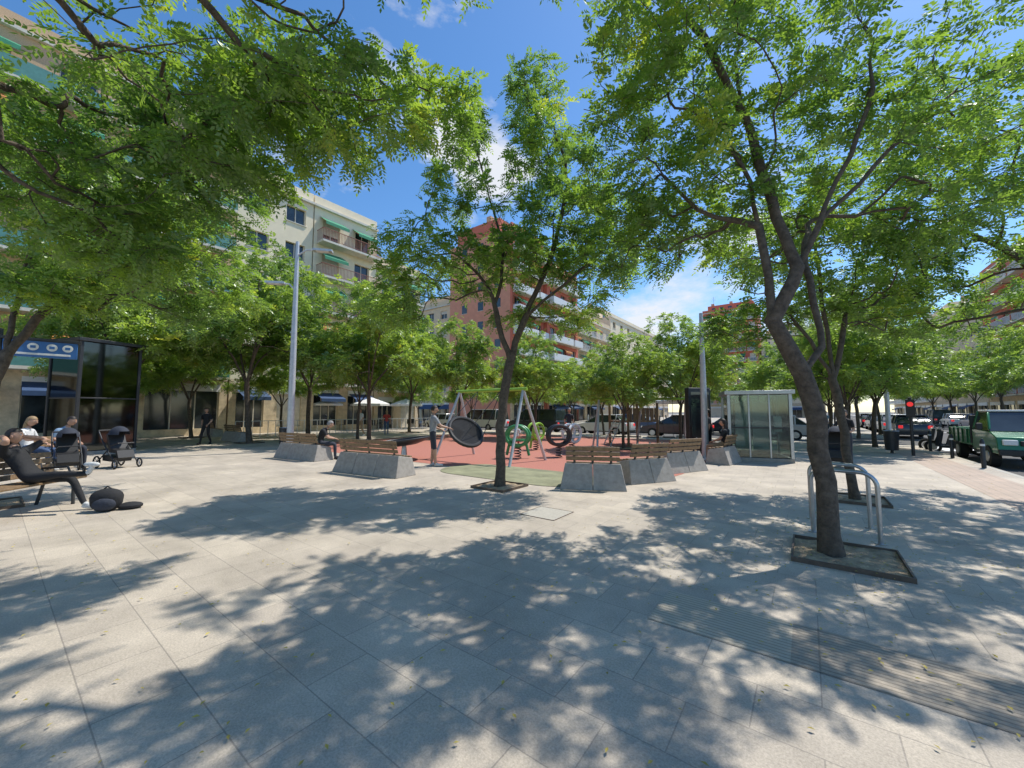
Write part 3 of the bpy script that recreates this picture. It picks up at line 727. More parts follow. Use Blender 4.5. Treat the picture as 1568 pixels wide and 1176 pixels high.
def elevator(name,x,y,rz,w,d,h,gm,plinth=.12,mull=3):
    o=Obj(name,(x,y,0),rz,bevel=.006)
    o.bx('plinth',M['conc'],-w/2-.05,w/2+.05,-d/2-.05,d/2+.05,0,plinth)
    fm=M['steel'] if gm=='cglass' else M['dsteel']
    for sx in (-1,1):
        for sy in (-1,1): o.box('frame',fm,(sx*w/2,sy*d/2,(h+plinth)/2),(.09,.09,h-plinth-.002))
    for k in range(1,mull):
        q=-w/2+w*k/mull
        for sy in (-1,1): o.box('frame',fm,(q,sy*d/2,(h+plinth)/2),(.045,.06,h-plinth-.004))
    for sy in (-1,1): 
        o.bx('glass',M[gm],-w/2+.05,w/2-.05,sy*d/2-.008,sy*d/2+.008,plinth+.02,h-.02)
        o.box('rails',M['dsteel'],(0,sy*d/2,h*.5),(w-.1,.04,.05))
    for sx in (-1,1): 
        o.bx('glass',M[gm],sx*w/2-.008,sx*w/2+.008,-d/2+.05,d/2-.05,plinth+.02,h-.02)
        o.box('rails',M['dsteel'],(sx*w/2,0,h*.5),(.04,d-.1,.05))
    o.bx('roof',fm,-w/2-.12,w/2+.12,-d/2-.12,d/2+.12,h,h+.12)
    o.bx('lift_car',M['dsteel'],-w/2+.35,w/2-.35,-d/2+.3,d/2-.3,plinth,plinth+.12)
    hd=2.1 if h>2.4 else h-.2
    o.bx('lift_door',M['steel'],-.5,-.02,d/2-.32,d/2-.28,plinth+.13,hd); o.bx('lift_door',M['steel'],.02,.5,d/2-.32,d/2-.28,plinth+.13,hd)
    if w/2-.3>.54:
        o.bx('shaft_wall',M['dsteel'],-w/2+.3,-.52,d/2-.34,d/2-.26,plinth+.01,h-.3); o.bx('shaft_wall',M['dsteel'],.52,w/2-.3,d/2-.34,d/2-.26,plinth+.01,h-.3)
    if h>3: o.bx('shaft_wall',M['dsteel'],-.5,.5,d/2-.34,d/2-.26,2.2,h-.3)
    o.box('guide_rail',M['steel'],(-w/2+.3,0,h/2),(.06,.08,h-.3)); o.box('control_panel',M['steel'],(w/2-.3,-d/2+.25,1.2),(.2,.08,.5))
    o.done()
elevator('metro_elevator',8.25,13.4,RG+.25,1.7,1.7,2.15,'cglass')
elevator('metro_elevator',-16.4,15.4,RG+.35,1.75,1.8,4.2,'kglass',mull=1)
o=Obj('information_column',(7.15,15.1,0),.2,bevel=.02); o.box('body',M['dsteel'],(0,0,1.3),(.95,.24,2.4)); o.box('foot',M['dsteel'],(0,0,.05),(1.1,.4,.1)); o.box('poster',M['pane'],(0,-.126,1.45),(.78,.01,1.8)); o.done()
o=Obj('transit_sign',(-10.75,8.75,0),.75,bevel=.004)
o.tube('post',M['dsteel'],[(-.5,0,0),(-.5,0,3.4)],.05)
o.box('panel',M['bluesign'],(.1,0,3.0),(1.1,.08,.36)); o.box('header',M['dsteel'],(.1,0,3.22),(1.2,.12,.06))
for k,c in enumerate((-.3,-.02,.26,.5)):
    o.tube('pictograms',M['white'],[(c,-.045,3.05),(c,-.052,3.05)],.085,16)
    o.box('pictogram_bars',M['bluesign'],(c,-.056,3.05),(.08,.006,.06))
o.box('text_line',M['white'],(.1,-.046,2.89),(.9,.008,.045)); o.done()
def hoop(x0,y0,x1,y1,h):
    o=Obj('bike_rack'); a=Vector((x0,y0,0)); b=Vector((x1,y1,0)); d=(b-a).normalized(); q=.16
    pts=[a,a+Vector((0,0,h-q))]
    for k in range(1,7): t=math.pi/2*k/6; pts.append(a+d*q*(1-math.cos(t))+Vector((0,0,h-q+q*math.sin(t))))
    for k in range(0,7): t=math.pi/2*(1-k/6); pts.append(b-d*q*(1-math.cos(t))+Vector((0,0,h-q+q*math.sin(t))))
    pts.append(b)
    o.tube('hoop',M['steel'],pts,.026,12)
    for e in (a,b): o.tube('flange',M['steel'],[e,e+Vector((0,0,.012))],.06,12)
    o.done()
hoop(4.45,4.85,4.02,5.35,.84); hoop(4.92,5.5,4.49,6.0,.84)
def litter_bin(x,y):
    o=Obj('litter_bin',(x,y,0)); o.tube('body',M['dsteel'],[(0,0,.12),(0,0,.85)],[.19,.23],16); o.tube('rim',M['steel'],[(.23*math.cos(t),.23*math.sin(t),.85) for t in [i*.4488 for i in range(14)]],.015,6,closed=True)
    o.tube('post',M['dsteel'],[(0,0,0),(0,0,.2)],.05); o.done()
litter_bin(14.6,15.2); litter_bin(-10.5,18.2)
o=Obj('traffic_light',(14.5,14.3,0),math.radians(135)); o.tube('post',M['dsteel'],[(0,0,0),(0,0,2.1)],.05); o.box('housing',M['black'],(0,0,1.72),(.24,.2,.62))
o.tube('red_lens',M['redlight'],[(0,-.10,1.86),(0,-.13,1.86)],.085,16); o.tube('red_lens',M['redlight'],[(0,.10,1.86),(0,.13,1.86)],.085,16); o.tube('dark_lens',M['pane'],[(0,-.10,1.58),(0,-.13,1.58)],.085,16); o.done()
for r in (14,17,20,23):
    o=Obj('bollard',(*SR(3.95,r),0)); o.tube('post',M['dsteel'],[(0,0,0),(0,0,.75),(0,0,.82)],[.05,.05,.02],12); o.tube('band',M['white'],[(0,0,.62),(0,0,.68)],.053,12); o.done()
def parasol(x,y):
    o=Obj('cafe_parasol',(x,y,0)); o.tube('pole',M['white'],[(0,0,0),(0,0,2.75)],.03); o.tube('base',M['conc'],[(0,0,0),(0,0,.1)],.28,12)
    vs=[(0,0,2.8)]+[(1.55*math.cos(t),1.55*math.sin(t),2.25) for t in [i*math.pi/4 for i in range(8)]]+[(1.55*math.cos(t),1.55*math.sin(t),2.08) for t in [i*math.pi/4 for i in range(8)]]
    o.add('canopy',M['canvas'],vs,[(0,1+i,1+(i+1)%8) for i in range(8)]+[(1+i,9+i,9+(i+1)%8,1+(i+1)%8) for i in range(8)])
    o.tube('table',M['dsteel'],[(.9,0,.72),(.9,0,.75)],.36,16); o.tube('table_leg',M['dsteel'],[(.9,0,0),(.9,0,.72)],.03)
    for a in (0,2.1,4.2):
        cx=.9+.65*math.cos(a); cy=.65*math.sin(a); o.box('chairs',M['dsteel'],(cx,cy,.45),(.4,.4,.03),(0,0,a)); o.box('chairs',M['dsteel'],(cx+.2*math.cos(a),cy+.2*math.sin(a),.68),(.03,.4,.4),(0,0,a))
        for q in (-.16,.16): o.tube('chair_legs',M['dsteel'],[(cx+q,cy+q,0),(cx+q,cy+q,.44)],.012,5); o.tube('chair_legs',M['dsteel'],[(cx-q,cy+q,0),(cx-q,cy+q,.44)],.012,5)
    o.done(False)
for x,y in ((-16.2,34),(-14,36.5),(-12,33.5),(-10,37),(-20,31.5),(10.5,24.5)): parasol(x,y)
o=Obj('metal_fence',(0,0,0),RG)
for k in range(36):
    r=9+k*.45; o.tube('bars',M['galv'],[(-27.6,r,0),(-27.6,r,1.0)],.02,6)
o.bx('rails',M['galv'],-27.62,-27.58,9,24.8,.98,1.02); o.bx('rails',M['galv'],-27.62,-27.58,9,24.8,.15,.18); o.done(False)

# ------------------------------------------------------------ vehicles
def car(name,s,r,ang,pm,van=False,z=-.13):
    x,y=SR(s,r); o=Obj(name,(x,y,z),RG+ang,bevel=.03)
    if van: prof=[(-2.3,.35),(-2.35,.9),(-2.3,1.0),(2.0,1.0),(2.35,.85),(2.4,.35)]; cab=[(-2.28,1.0),(-2.2,1.85),(.9,1.88),(1.9,1.02)]; W=.93
    else: prof=[(-2.1,.32),(-2.15,.62),(-2.05,.92),(-.9,.96),(1.0,.92),(2.0,.74),(2.12,.5),(2.1,.3)]; cab=[(-1.95,.93),(-1.35,1.38),(-.9,1.46),(.1,1.45),(1.15,.92)]; W=.87
    o.prism('body',pm,prof,-W,W)
    n=len(cab); vs=[];
    for sg in (-1,1):
        for a,b in cab: t=(b-.92)/.55 if not van else (b-1)/.9; vs.append((sg*(W-.04-.16*t),a,b))
    o.add('windows',M['pane'],vs,[tuple(range(n)),tuple(range(2*n-1,n-1,-1))]+[(i,n+i,n+(i+1)%n,(i+1)%n) for i in range(n)])
    zt=max(b for a,b in cab)
    a0,a1=(-2.15,.95) if van else (-1.3,.15)
    o.box('roof',pm,(0,(a0+a1)/2,zt+.02),(2*W-.34,a1-a0,.05))
    for sg in (-1,1):
        for q in ((-1.3,-.25,.85) if not van else (-2.1,-.6,.85)): o.box('pillars',pm,(sg*(W-.11),q,(zt+.95)/2),(.06,.09,zt-.9),(0,sg*-.26 if not van else sg*-.15,0))
        for q in (-1.32,1.32):
            o.tube('tyres',M['rubber'],[(sg*(W-.2),q,.32),(sg*(W+.015),q,.32)],.32,20); o.tube('hubcaps',M['steel'],[(sg*(W+.0),q,.32),(sg*(W+.025),q,.32)],.19,14)
        o.box('headlights',M['white'],(sg*.62,2.08 if not van else 2.38,.66),(.34,.1,.14)); o.box('tail_lights',M['redlight'],(sg*.66,-2.12 if not van else -2.36,.75),(.22,.06,.2))
        o.box('mirrors',M['black'],(sg*(W+.08),.72,1.0),(.16,.1,.11))
    o.box('bumper',M['black'],(0,0,.33),(2*W-.1,4.3 if not van else 4.75,.14)); o.done()
for i,(s,r,a,m,v) in enumerate([(5.4,37,0,'p_dark',0),(5.4,43,0,'p_white',0),(5.4,50,0,'p_dark',0),(5.4,57,0,'p_dark',0),(11,42,math.pi,'p_silver',0),(12.9,56,0,'p_blue',0),(12.9,63,0,'p_white',0),(12.9,70,0,'p_dark',1),
    (-7,27.6,math.pi/2,'p_dark',0),(-12.2,27.6,math.pi/2,'p_white',0),(-1.9,29.8,math.pi/2,'p_silver',0),(-18,27.6,math.pi/2,'p_dark',1),(-24,27.6,math.pi/2,'p_white',1),(-11,32.6,-math.pi/2,'p_blue',0),(-3.5,32.6,-math.pi/2,'p_dark',0),(-29.5,27.6,math.pi/2,'p_white',0)]):
    car('parked_van' if v else 'parked_car',s,r,a,M[m],v)
# green service truck
x,y=SR(5.4,20.6); o=Obj('green_pickup_truck',(x,y,-.13),RG+math.pi,bevel=.02)
o.prism('cab',M['p_green'],[(.1,.45),(.1,1.15),(1.75,1.10),(2.25,.95),(2.35,.45)],-.85,.85)
vs=[]
for sg in (-1,1):
    for a,b,w in ((.12,1.15,.83),(.25,1.72,.70),(1.05,1.72,.70),(1.7,1.12,.83)): vs.append((sg*w,a,b))
o.add('cab_windows',M['pane'],vs,[(0,1,2,3),(7,6,5,4),(0,4,5,1),(1,5,6,2),(2,6,7,3)])
o.box('cab_roof',M['white'],(0,.65,1.75),(1.42,.86,.06))
for sg in (-1,1):
    o.box('cab_pillars',M['p_green'],(sg*.76,.2,1.45),(.06,.1,.6),(0,sg*-.22,0)); o.box('cab_pillars',M['p_green'],(sg*.76,1.38,1.42),(.06,.08,.72),(.72,sg*-.2,0))
    o.bx('bed_sides',M['p_green'],sg*.88-.02,sg*.88+.02,-2.4,0.0,.62,1.14)
    for k in range(5): o.box('bed_ribs',M['p_green'],(sg*.915,-2.25+k*.52,.88),(.03,.05,.5))
    for q in (-1.5,1.55): o.tube('tyres',M['rubber'],[(sg*.66,q,.33),(sg*.88,q,.33)],.33,22); o.tube('hubcaps',M['steel'],[(sg*.87,q,.33),(sg*.895,q,.33)],.18,14)
    o.box('headlights',M['white'],(sg*.6,2.32,.8),(.3,.08,.16)); o.box('tail_lights',M['redlight'],(sg*.75,-2.44,.62),(.2,.04,.14)); o.box('mirrors',M['black'],(sg*1.0,1.5,1.25),(.14,.08,.22))
o.bx('bed_floor',M['p_green'],-.85,.85,-2.4,0,.56,.62); o.bx('tailgate',M['p_green'],-.9,.9,-2.45,-2.41,.62,1.14); o.bx('bulkhead',M['dsteel'],-.88,.88,.01,.06,.62,1.6)
o.bx('chassis',M['black'],-.55,.55,-2.35,2.25,.38,.55); o.box('number_plate',M['white'],(0,2.425,.52),(.5,.01,.11)); o.box('grille',M['black'],(0,2.30,.78),(.8,.12,.14))
for k,(a,b,c) in enumerate(((-.4,-.6,.95),(.3,-1.2,.9),(-.2,-1.8,.92),(.35,-.4,.98))): o.ell('white_sacks',M['canvas'],(a,b,c),(.42,.36,.30))
o.box('bumper',M['black'],(0,2.36,.5),(1.7,.1,.18)); o.done()
def scooter(s,r,ang,c='p_dark'):
    x,y=SR(s,r); o=Obj('motor_scooter',(x,y,-.13 if s>4.2 else 0),RG+ang,bevel=.01)
    for q in (-.62,.62):
        o.tube('tyres',M['rubber'],[(0,q+.22*math.cos(t),.27+.22*math.sin(t)) for t in [i*2*math.pi/20 for i in range(20)]],.055,8,closed=True)
        o.tube('hubs',M['steel'],[(-.05,q,.27),(.05,q,.27)],.13,12)
    o.prism('body',M[c],[(-.85,.55),(-.75,.78),(-.05,.74),(.05,.36),(.35,.34),(.45,.55),(.5,.3),(.3,.24),(-.3,.24),(-.7,.45)],-.16,.16)
    o.prism('front_shield',M[c],[(.42,.3),(.52,.32),(.42,1.0),(.30,1.0)],-.22,.22)
    o.ell('seat',M['black'],(0,-.42,.82),(.17,.45,.08)); o.tube('fork',M['dsteel'],[(0,.62,.27),(0,.36,1.0)],.035)
    o.tube('handlebar',M['black'],[(-.34,.22,1.08),(0,.32,1.05),(.34,.22,1.08)],.02); o.ell('headlight',M['white'],(0,.44,.95),(.09,.05,.08))
    o.add('windscreen',M['cglass'],[(-.2,.40,1.0),(.2,.40,1.0),(.16,.28,1.45),(-.16,.28,1.45)],[(0,1,2,3)])
    o.box('top_case',M['black'],(0,-.9,.98),(.38,.36,.3)); 
    for sg in (-1,1): o.tube('mirrors',M['black'],[(sg*.25,.25,1.08),(sg*.3,.3,1.28)],.01,6); o.ell('mirrors',M['black'],(sg*.32,.3,1.32),(.06,.02,.045))
    o.tube('stand',M['dsteel'],[(0,-.1,.25),(-.2,-.1,0)],.015); o.done()
scooter(4.75,23.6,1.2); scooter(4.75,24.6,1.3)

# ------------------------------------------------------------ strollers
def stroller(x,y,rz,c='black'):
    o=Obj('baby_stroller',(x,y,0),rz)
    for sg in (-1,1):
        o.tube('frame',M['dsteel'],[(sg*.24,-.45,1.02),(sg*.25,-.2,.72),(sg*.26,.12,.42),(sg*.24,.45,.14)],.016)
        o.tube('frame',M['dsteel'],[(sg*.25,.05,.52),(sg*.27,-.38,.16)],.016)
        for yy,rr in ((-.38,.15),(.46,.11)):
            o.tube('tyres',M['rubber'],[(sg*.28,yy+rr*math.cos(t),rr+.02+rr*math.sin(t)) for t in [i*2*math.pi/16 for i in range(16)]],.022,6,closed=True)
            for k in range(3): t=k*math.pi/3; o.tube('spokes',M['steel'],[(sg*.28,yy+rr*math.cos(t),rr+.02+rr*math.sin(t)),(sg*.28,yy-rr*math.cos(t),rr+.02-rr*math.sin(t))],.008,4)
    o.tube('handle',M['black'],[(-.24,-.45,1.02),(-.22,-.5,1.05),(.22,-.5,1.05),(.24,-.45,1.02)],.02)
    o.prism('seat',M[c],[(-.22,.95),(-.15,.97),(.05,.55),(.33,.50),(.42,.30),(.36,.27),(.28,.42),(-.02,.44)],-.19,.19)
    o.ell('canopy',M['c_dark'],(0,.0,.88),(.22,.34,.30),keep=lambda u:u.z>.02 and u.y<.75)
    o.prism('storage_basket',M['black'],[(-.3,.36),(.28,.30),(.25,.18),(-.28,.2)],-.2,.2)
    o.tube('bumper_bar',M['black'],[(-.2,.05,.62),(-.18,.34,.70),(.18,.34,.70),(.2,.05,.62)],.014); o.done()
stroller(-11.35,11.4,-1.9); stroller(-11.7,10.4,-2.2); stroller(9.35,11.4,2.4)

# ------------------------------------------------------------ people
BONES=[('pel','sp','top'),('sp','ch','top'),('ch','nk','top'),('nk','hb','skin')]
for q in 'LR': BONES+=[('ch','sh'+q,'top'),('sh'+q,'el'+q,'slv'),('el'+q,'wr'+q,'fore'),('pel','hip'+q,'leg'),('hip'+q,'kn'+q,'leg'),('kn'+q,'an'+q,'shin'),('an'+q,'to'+q,'shoe')]
RAD=dict(pel=.128,sp=.115,ch=.130,nk=.055,hb=.05,sh=.066,el=.043,wr=.028,hip=.092,kn=.060,an=.040,to=.036)
def mirror(J):
    out=dict(J)
    for k,v in J.items():
        if k.endswith('R') and k[:-1]+'L' not in J: out[k[:-1]+'L']=(-v[0],v[1],v[2])
    return out
STAND=mirror(dict(pel=(0,0,.97),sp=(0,0,1.13),ch=(0,.01,1.33),nk=(0,0,1.48),hb=(0,.015,1.55),shR=(.18,0,1.42),elR=(.235,-.03,1.14),wrR=(.24,.06,.90),hipR=(.09,0,.90),knR=(.10,.02,.50),anR=(.10,-.02,.08),toR=(.12,.14,.04)))
SIT=mirror(dict(pel=(0,-.02,.57),sp=(0,-.06,.72),ch=(0,-.07,.92),nk=(0,-.05,1.07),hb=(0,-.02,1.14),shR=(.18,-.07,1.01),elR=(.24,.02,.75),wrR=(.15,.27,.66),hipR=(.09,.04,.54),knR=(.13,.44,.52),anR=(.12,.46,.08),toR=(.13,.62,.04)))
M['lips']=mat('lips',(.33,.13,.11),.5)
def person(name,loc,rz,J,cols,hair='hairb',long=False,yaw=0,tilt=0,sc=1.0):
    o=Obj(name,loc,rz)
    keys=sorted({a for b in BONES for a in b[:2]}); keys.remove('pel'); keys=['pel']+keys
    me=bpy.data.meshes.new('tmp'); me.from_pydata([J[k] for k in keys],[(keys.index(a),keys.index(b)) for a,b,_ in BONES],[])
    ob=bpy.data.objects.new('tmp',me); COL.objects.link(ob)
    md=ob.modifiers.new('skin','SKIN'); 
    if not me.skin_vertices:
        import bmesh
        bm=bmesh.new(); bm.from_mesh(me); bm.verts.layers.skin.verify(); bm.to_mesh(me); bm.free()
    for i,k in enumerate(keys):
        r=RAD.get(k,RAD.get(k[:-1],.05)); sv=me.skin_vertices[0].data[i]; sv.radius=(r,r*(.92 if k in('ch','sp','pel') else 1)); sv.use_root=(i==0)
    md.use_smooth_shade=True; ss=ob.modifiers.new('s','SUBSURF'); ss.levels=2; ss.render_levels=2
    dg=bpy.context.evaluated_depsgraph_get(); ev=ob.evaluated_get(dg); bmz=bpy.data.meshes.new_from_object(ev)
    vs=[tuple(v.co) for v in bmz.vertices]; fs=[tuple(p.vertices) for p in bmz.polygons]; cen=[p.center.copy() for p in bmz.polygons]
    bpy.data.objects.remove(ob)
    idx=[]
    for c in cen:
        best=9;bl=None
        for a,b,l in BONES:
            A=Vector(J[a]);B=Vector(J[b]); t=max(0,min(1,(c-A).dot(B-A)/((B-A).length_squared+1e-9))); dd=(c-(A+(B-A)*t)).length-.5*(RAD.get(a,RAD.get(a[:-1],.05))*(1-t)+RAD.get(b,RAD.get(b[:-1],.05))*t)
            if dd<best: best=dd; bl=l; bt=t
        if bl=='slv' and bt>.75: bl='fore'
        idx.append('skin' if bl=='skin' else cols[bl])
    mk=sorted(set(idx))
    body=bpy.data.meshes.new('body'); body.from_pydata(vs,[],fs); 
    for k in mk: body.materials.append(M[k])
    for p,k in zip(body.polygons,idx): p.material_index=mk.index(k)
    body.shade_smooth()
    nk=Vector(J['nk']);hb=Vector(J['hb']); up=(hb-nk).normalized()
    R=Euler((tilt,0,yaw)).to_matrix()
    hc=hb+up*.03+R@Vector((0,.018,.075))
    def hf(u):
        if u.z<0: u.x*=1-.28*(-u.z)**1.5; u.y*=1-.10*(-u.z)
        if u.y>0: u.y*=.95
        return u
    o.ell('head',M['skin'],hc,(.077,.098,.118),R,18,12,hf)
    o.ell('nose',M['skin'],hc+R@Vector((0,.099,-.012)),(.013,.020,.022),R,8,6)
    for sg in (-1,1):
        o.ell('ears',M['skin'],hc+R@Vector((sg*.077,-.005,-.008)),(.010,.02,.031),R,8,6)
        o.ell('eyes',M['c_white'],hc+R@Vector((sg*.030,.083,.012)),(.013,.009,.008),R,8,6); o.ell('pupils',M['black'],hc+R@Vector((sg*.030,.0905,.012)),(.006,.004,.006),R,6,5)
        o.ell('brows',M[hair],hc+R@Vector((sg*.030,.090,.033)),(.018,.006,.004),R,8,5)
    o.ell('mouth',M['lips'],hc+R@Vector((0,.089,-.055)),(.022,.006,.006),R,8,5)
    o.ell('hair',M[hair],hc+R@Vector((0,-.008,.012)),(.086,.106,.120),R,20,14,None,lambda u:u.z>.38 or (u.y<.12 and u.z>-.45))
    if long: o.ell('hair_back',M[hair],hc+R@Vector((0,-.075,-.10)),(.075,.045,.17),R,12,9)
    for q,sg in (('R',1),('L',-1)):
        w=Vector(J['wr'+q]); el=Vector(J['el'+q]); f=(w-el).normalized()
        side=f.cross(Vector((0,0,1)));
        if side.length<.2: side=Vector((0,1,0))
        side.normalize(); nn=side.cross(f).normalized()
        if nn.z>0 : nn=-nn
        pc=w+f*.045; Rm=Matrix((side,f,nn)).transposed()
        o.ell('palms',M['skin'],pc,(.040,.052,.018),Rm,10,7)
        for k,(off,ln) in enumerate(((-.028,.062),(-.010,.074),(.009,.070),(.027,.055))):
            b0=w+f*.08+side*off; o.tube('fingers',M['skin'],[b0-f*.02,b0+f*ln*.45+nn*.006,b0+f*ln*.8+nn*.022,b0+f*ln*.92+nn*.040],[.010,.009,.008,.006],6)
        b0=w+f*.03-side*.036*sg; o.tube('thumbs',M['skin'],[b0,b0-side*.022*sg+f*.025,b0-side*.024*sg+f*.055+nn*.01],[.012,.010,.007],6)
    for q in 'LR':
        a=Vector(J['an'+q]); t=Vector(J['to'+q]); d=(t-a); d.z=0
        if d.length<.03: d=Vector((0,.1,0))
        d.normalize(); an=math.atan2(d.y,d.x)-math.pi/2
        c=(a+t)/2; Rz=Matrix.Rotation(an,3,'Z')
        o.ell('shoes',M[cols['shoe']],(c.x+d.x*.01,c.y+d.y*.01,t.z+.005),(.046,.135,.043),Rz,12,8)
    e=o.done(); b=bpy.data.objects.new('body',body); b.parent=e; COL.objects.link(b); e.scale=(sc,sc,sc)
    return o
def J(base,**kw): d=dict(base); d.update(kw); return d
def C(top,leg,shoe,slv=None,fore='skin',shin=None): return dict(top=top,slv=slv or top,fore=fore,leg=leg,shin=shin or leg,shoe=shoe)
rec=J(SIT,pel=(0,.0,.56),sp=(0,-.10,.69),ch=(0,-.22,.87),nk=(0,-.27,1.03),hb=(0,-.27,1.10),shR=(.18,-.24,.97),shL=(-.18,-.24,.97),elR=(.30,-.08,1.16),elL=(-.34,-.12,1.14),wrR=(.12,-.30,1.20),wrL=(-.12,-.33,1.20),
  hipR=(.09,.06,.54),hipL=(-.09,.06,.54),knR=(.10,.46,.60),anR=(.04,.86,.60),toR=(.05,.93,.74),knL=(-.12,.50,.50),anL=(-.10,.72,.09),toL=(-.10,.88,.05))
person('seated_woman',(-7.7,6.35,0),math.radians(-83),rec,C('c_black','c_black','c_shoe'),'hairb',True,yaw=.3,tilt=.1)
person('seated_woman',(-12.9,10.55,0),math.radians(-70),J(SIT,wrR=(.2,.35,.8),elR=(.25,.1,.8)),C('c_white','c_jean','c_shoe'),'hairbl',True,tilt=-.2,sc=1.08)
person('seated_man',(-12.85,11.25,0),math.radians(-80),J(SIT,sp=(0,-.02,.72),ch=(0,.06,.90),nk=(0,.12,1.05),hb=(0,.16,1.11),shR=(.18,.06,.99),shL=(-.18,.06,.99)),C('c_blue','c_dark','c_shoe'),'hairb',tilt=-.2,sc=1.1)
walk=J(STAND,knR=(.10,.16,.52),anR=(.10,.22,.10),toR=(.11,.38,.05),knL=(-.10,.0,.50),anL=(-.10,-.24,.12),toL=(-.11,-.10,.04),elR=(.26,-.10,1.15),wrR=(.23,-.08,.90),elL=(-.26,.04,1.14),wrL=(-.21,.22,.98))
person('walking_man',(-14.9,19.2,0),math.radians(187),walk,C('c_black','c_black','c_black'),'hairb')
person('seated_man',(-6.35,13.1,0),math.radians(-68),J(SIT,sp=(0,-.01,.72),ch=(0,.08,.90),nk=(0,.17,1.03),hb=(0,.22,1.08),shR=(.18,.08,.99),shL=(-.18,.08,.99),elR=(.22,.22,.74),elL=(-.22,.22,.74),wrR=(.08,.42,.70),wrL=(-.06,.42,.70)),C('c_black','c_dark','c_black'),'hairg',tilt=-.3)
push=J(STAND,shR=(.17,.06,1.40),shL=(-.17,.0,1.41),elR=(.24,.20,1.18),wrR=(.20,.44,1.12),elL=(-.25,.05,1.14),wrL=(-.2,.28,1.05),knR=(.10,.06,.50),anR=(.10,.08,.08),toR=(.12,.24,.04))
person('standing_man',(-2.33,11.6,0),math.radians(-75),push,C('c_grey','c_dark','c_shoe',shin='skin'),'hairb',tilt=-.1)
person('standing_woman',(9.95,11.75,0),math.radians(110),push,C('c_black','c_dark','c_black'),'hairb',True,sc=.93)
person('standing_woman',(7.0,14.0,0),math.radians(60),STAND,C('c_dark','c_black','c_shoe'),'hairb',True,sc=.95)
person('seated_woman',(6.7,12.5,0),math.radians(45),SIT,C('c_black','c_tan','c_shoe'),'hairb',True)
person('standing_woman',(-8.6,27,0),math.radians(20),STAND,C('c_red','c_jean','c_shoe'),'hairbl',True,sc=.95)
person('walking_man',(-9.8,25.5,0),math.radians(150),walk,C('c_white','c_tan','c_shoe'),'hairb')
person('playing_child',(.2,15.6,0),math.radians(150),walk,C('c_white','c_red','c_shoe',shin='skin'),'hairb',sc=.62)
person('walking_man',(*SR(1,33.5),-.13),math.radians(120),walk,C('c_blue','c_dark','c_black'),'hairb')
person('standing_man',(2.9,20,0),math.radians(200),STAND,C('c_dark','c_tan','c_shoe'),'hairg')
o=Obj('black_backpack',(-6.55,6.45,0),.4)
o.ell('bag',M['c_black'],(0,0,.17),(.22,.15,.19),None,16,10,lambda u:Vector((max(-.85,min(.85,u.x))*(1+.1*u.z),max(-.85,min(.85,u.y)),max(u.z,-.9))))
o.ell('front_pocket',M['c_dark'],(.02,-.12,.12),(.15,.06,.10)); o.tube('strap',M['c_black'],[(-.10,.08,.32),(-.17,.13,.30),(-.22,.13,.15),(-.2,.1,.02)],.018,6)
o.tube('handle',M['c_black'],[(-.05,0,.34),(0,0,.39),(.06,0,.34)],.012,6); o.ell('folded_jacket',M['c_black'],(.28,.05,.05),(.17,.13,.06),None,12,7); o.done()

# ------------------------------------------------------------ light, sky, camera
sv=Vector((.50,.31,1.0)).normalized()
el=math.asin(sv.z); az=math.atan2(sv.x,sv.y)
sl=bpy.data.lights.new('sun','SUN'); sl.energy=5.0; sl.angle=math.radians(.53); sl.color=(1,.955,.88)
so=bpy.data.objects.new('sun',sl); so.rotation_euler=sv.to_track_quat('Z','Y').to_euler(); COL.objects.link(so)
w=bpy.data.worlds.new('World'); SC.world=w; w.use_nodes=True; nt=w.node_tree; L=nt.links
bg=nt.nodes['Background']; bg.inputs[1].default_value=.15
sk=nt.nodes.new('ShaderNodeTexSky'); sk.sky_type='NISHITA'; sk.sun_disc=False; sk.sun_elevation=el; sk.sun_rotation=az; sk.dust_density=.3; sk.ozone_density=2.8; sk.air_density=1.0
hs=nt.nodes.new('ShaderNodeHueSaturation'); hs.inputs['Saturation'].default_value=1.22; hs.inputs['Value'].default_value=1.27
L.new(sk.outputs[0],hs.inputs['Color'])
tc=nt.nodes.new('ShaderNodeTexCoord'); mp=nt.nodes.new('ShaderNodeMapping'); mp.inputs['Scale'].default_value=(1.6,1.6,3.4); mp.inputs['Location'].default_value=(.3,.1,.2)
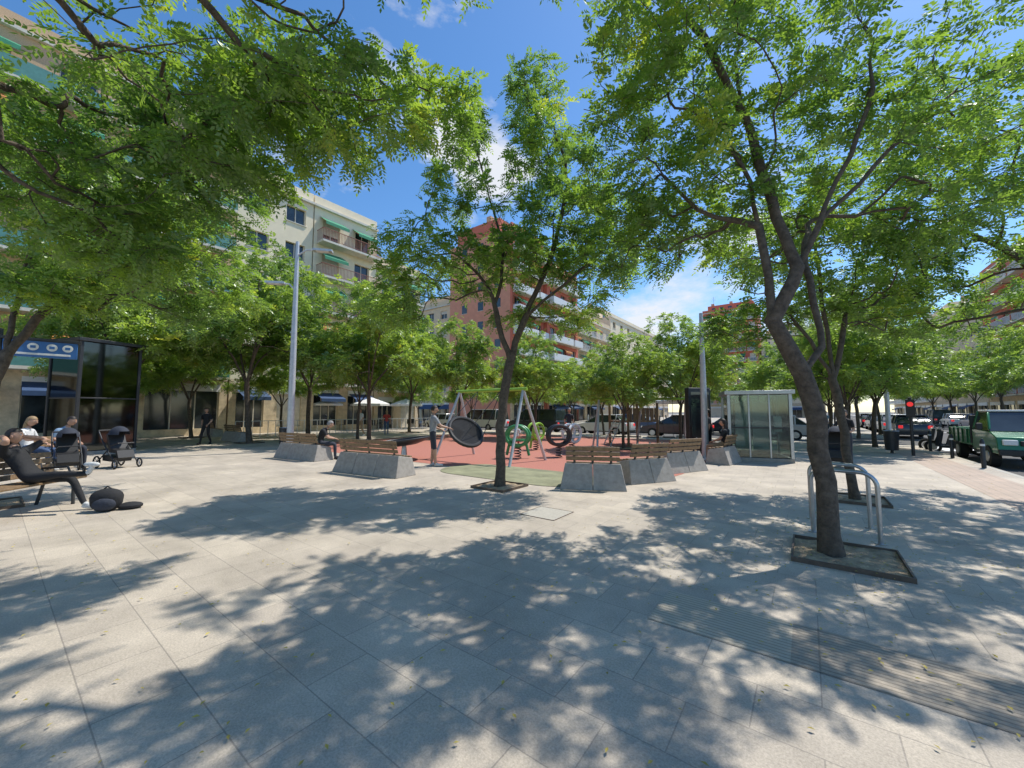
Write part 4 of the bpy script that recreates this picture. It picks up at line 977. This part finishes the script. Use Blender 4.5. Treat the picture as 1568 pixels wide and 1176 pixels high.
n=nt.nodes.new('ShaderNodeTexNoise'); n.inputs['Scale'].default_value=2.6; n.inputs['Detail'].default_value=9; n.inputs['Roughness'].default_value=.6
L.new(tc.outputs['Generated'],mp.inputs[0]); L.new(mp.outputs[0],n.inputs['Vector'])
acc=n.outputs['Fac']
for c,rad,amt in (((-.06,.83,.56),.20,.30),((.50,.82,.25),.28,.22),((-.22,.66,.72),.12,.14),((.28,.93,.17),.22,.2)):
    cv=Vector(c).normalized()
    dn=nt.nodes.new('ShaderNodeVectorMath'); dn.operation='DISTANCE'; dn.inputs[1].default_value=cv; L.new(tc.outputs['Generated'],dn.inputs[0])
    mr=nt.nodes.new('ShaderNodeMapRange'); mr.interpolation_type='SMOOTHSTEP'; mr.inputs[1].default_value=0; mr.inputs[2].default_value=rad; mr.inputs[3].default_value=amt; mr.inputs[4].default_value=0
    L.new(dn.outputs['Value'],mr.inputs[0]); ad=nt.nodes.new('ShaderNodeMath'); ad.operation='ADD'; L.new(acc,ad.inputs[0]); L.new(mr.outputs[0],ad.inputs[1]); acc=ad.outputs[0]
cr=nt.nodes.new('ShaderNodeValToRGB'); cr.color_ramp.elements[0].position=.60; cr.color_ramp.elements[1].position=.78; cr.color_ramp.elements[1].color=(.9,.9,.9,1)
L.new(acc,cr.inputs[0])
mx=nt.nodes.new('ShaderNodeMix'); mx.data_type='RGBA'; mx.inputs[7].default_value=(6.0,6.1,6.3,1)
L.new(cr.outputs[0],mx.inputs[0]); L.new(hs.outputs[0],mx.inputs[6]); L.new(mx.outputs[2],bg.inputs[0])

cd=bpy.data.cameras.new('camera'); cd.sensor_width=36; cd.lens=13.78; cd.clip_end=3000; cd.clip_start=.05
co=bpy.data.objects.new('camera',cd); co.location=(0,0,1.6); co.rotation_euler=(math.radians(94.0),0,0); COL.objects.link(co); SC.camera=co
SC.view_settings.view_transform='Standard'; SC.view_settings.look='None'; SC.view_settings.exposure=0
print('POLYS',sum(len(m.polygons) for m in bpy.data.meshes))
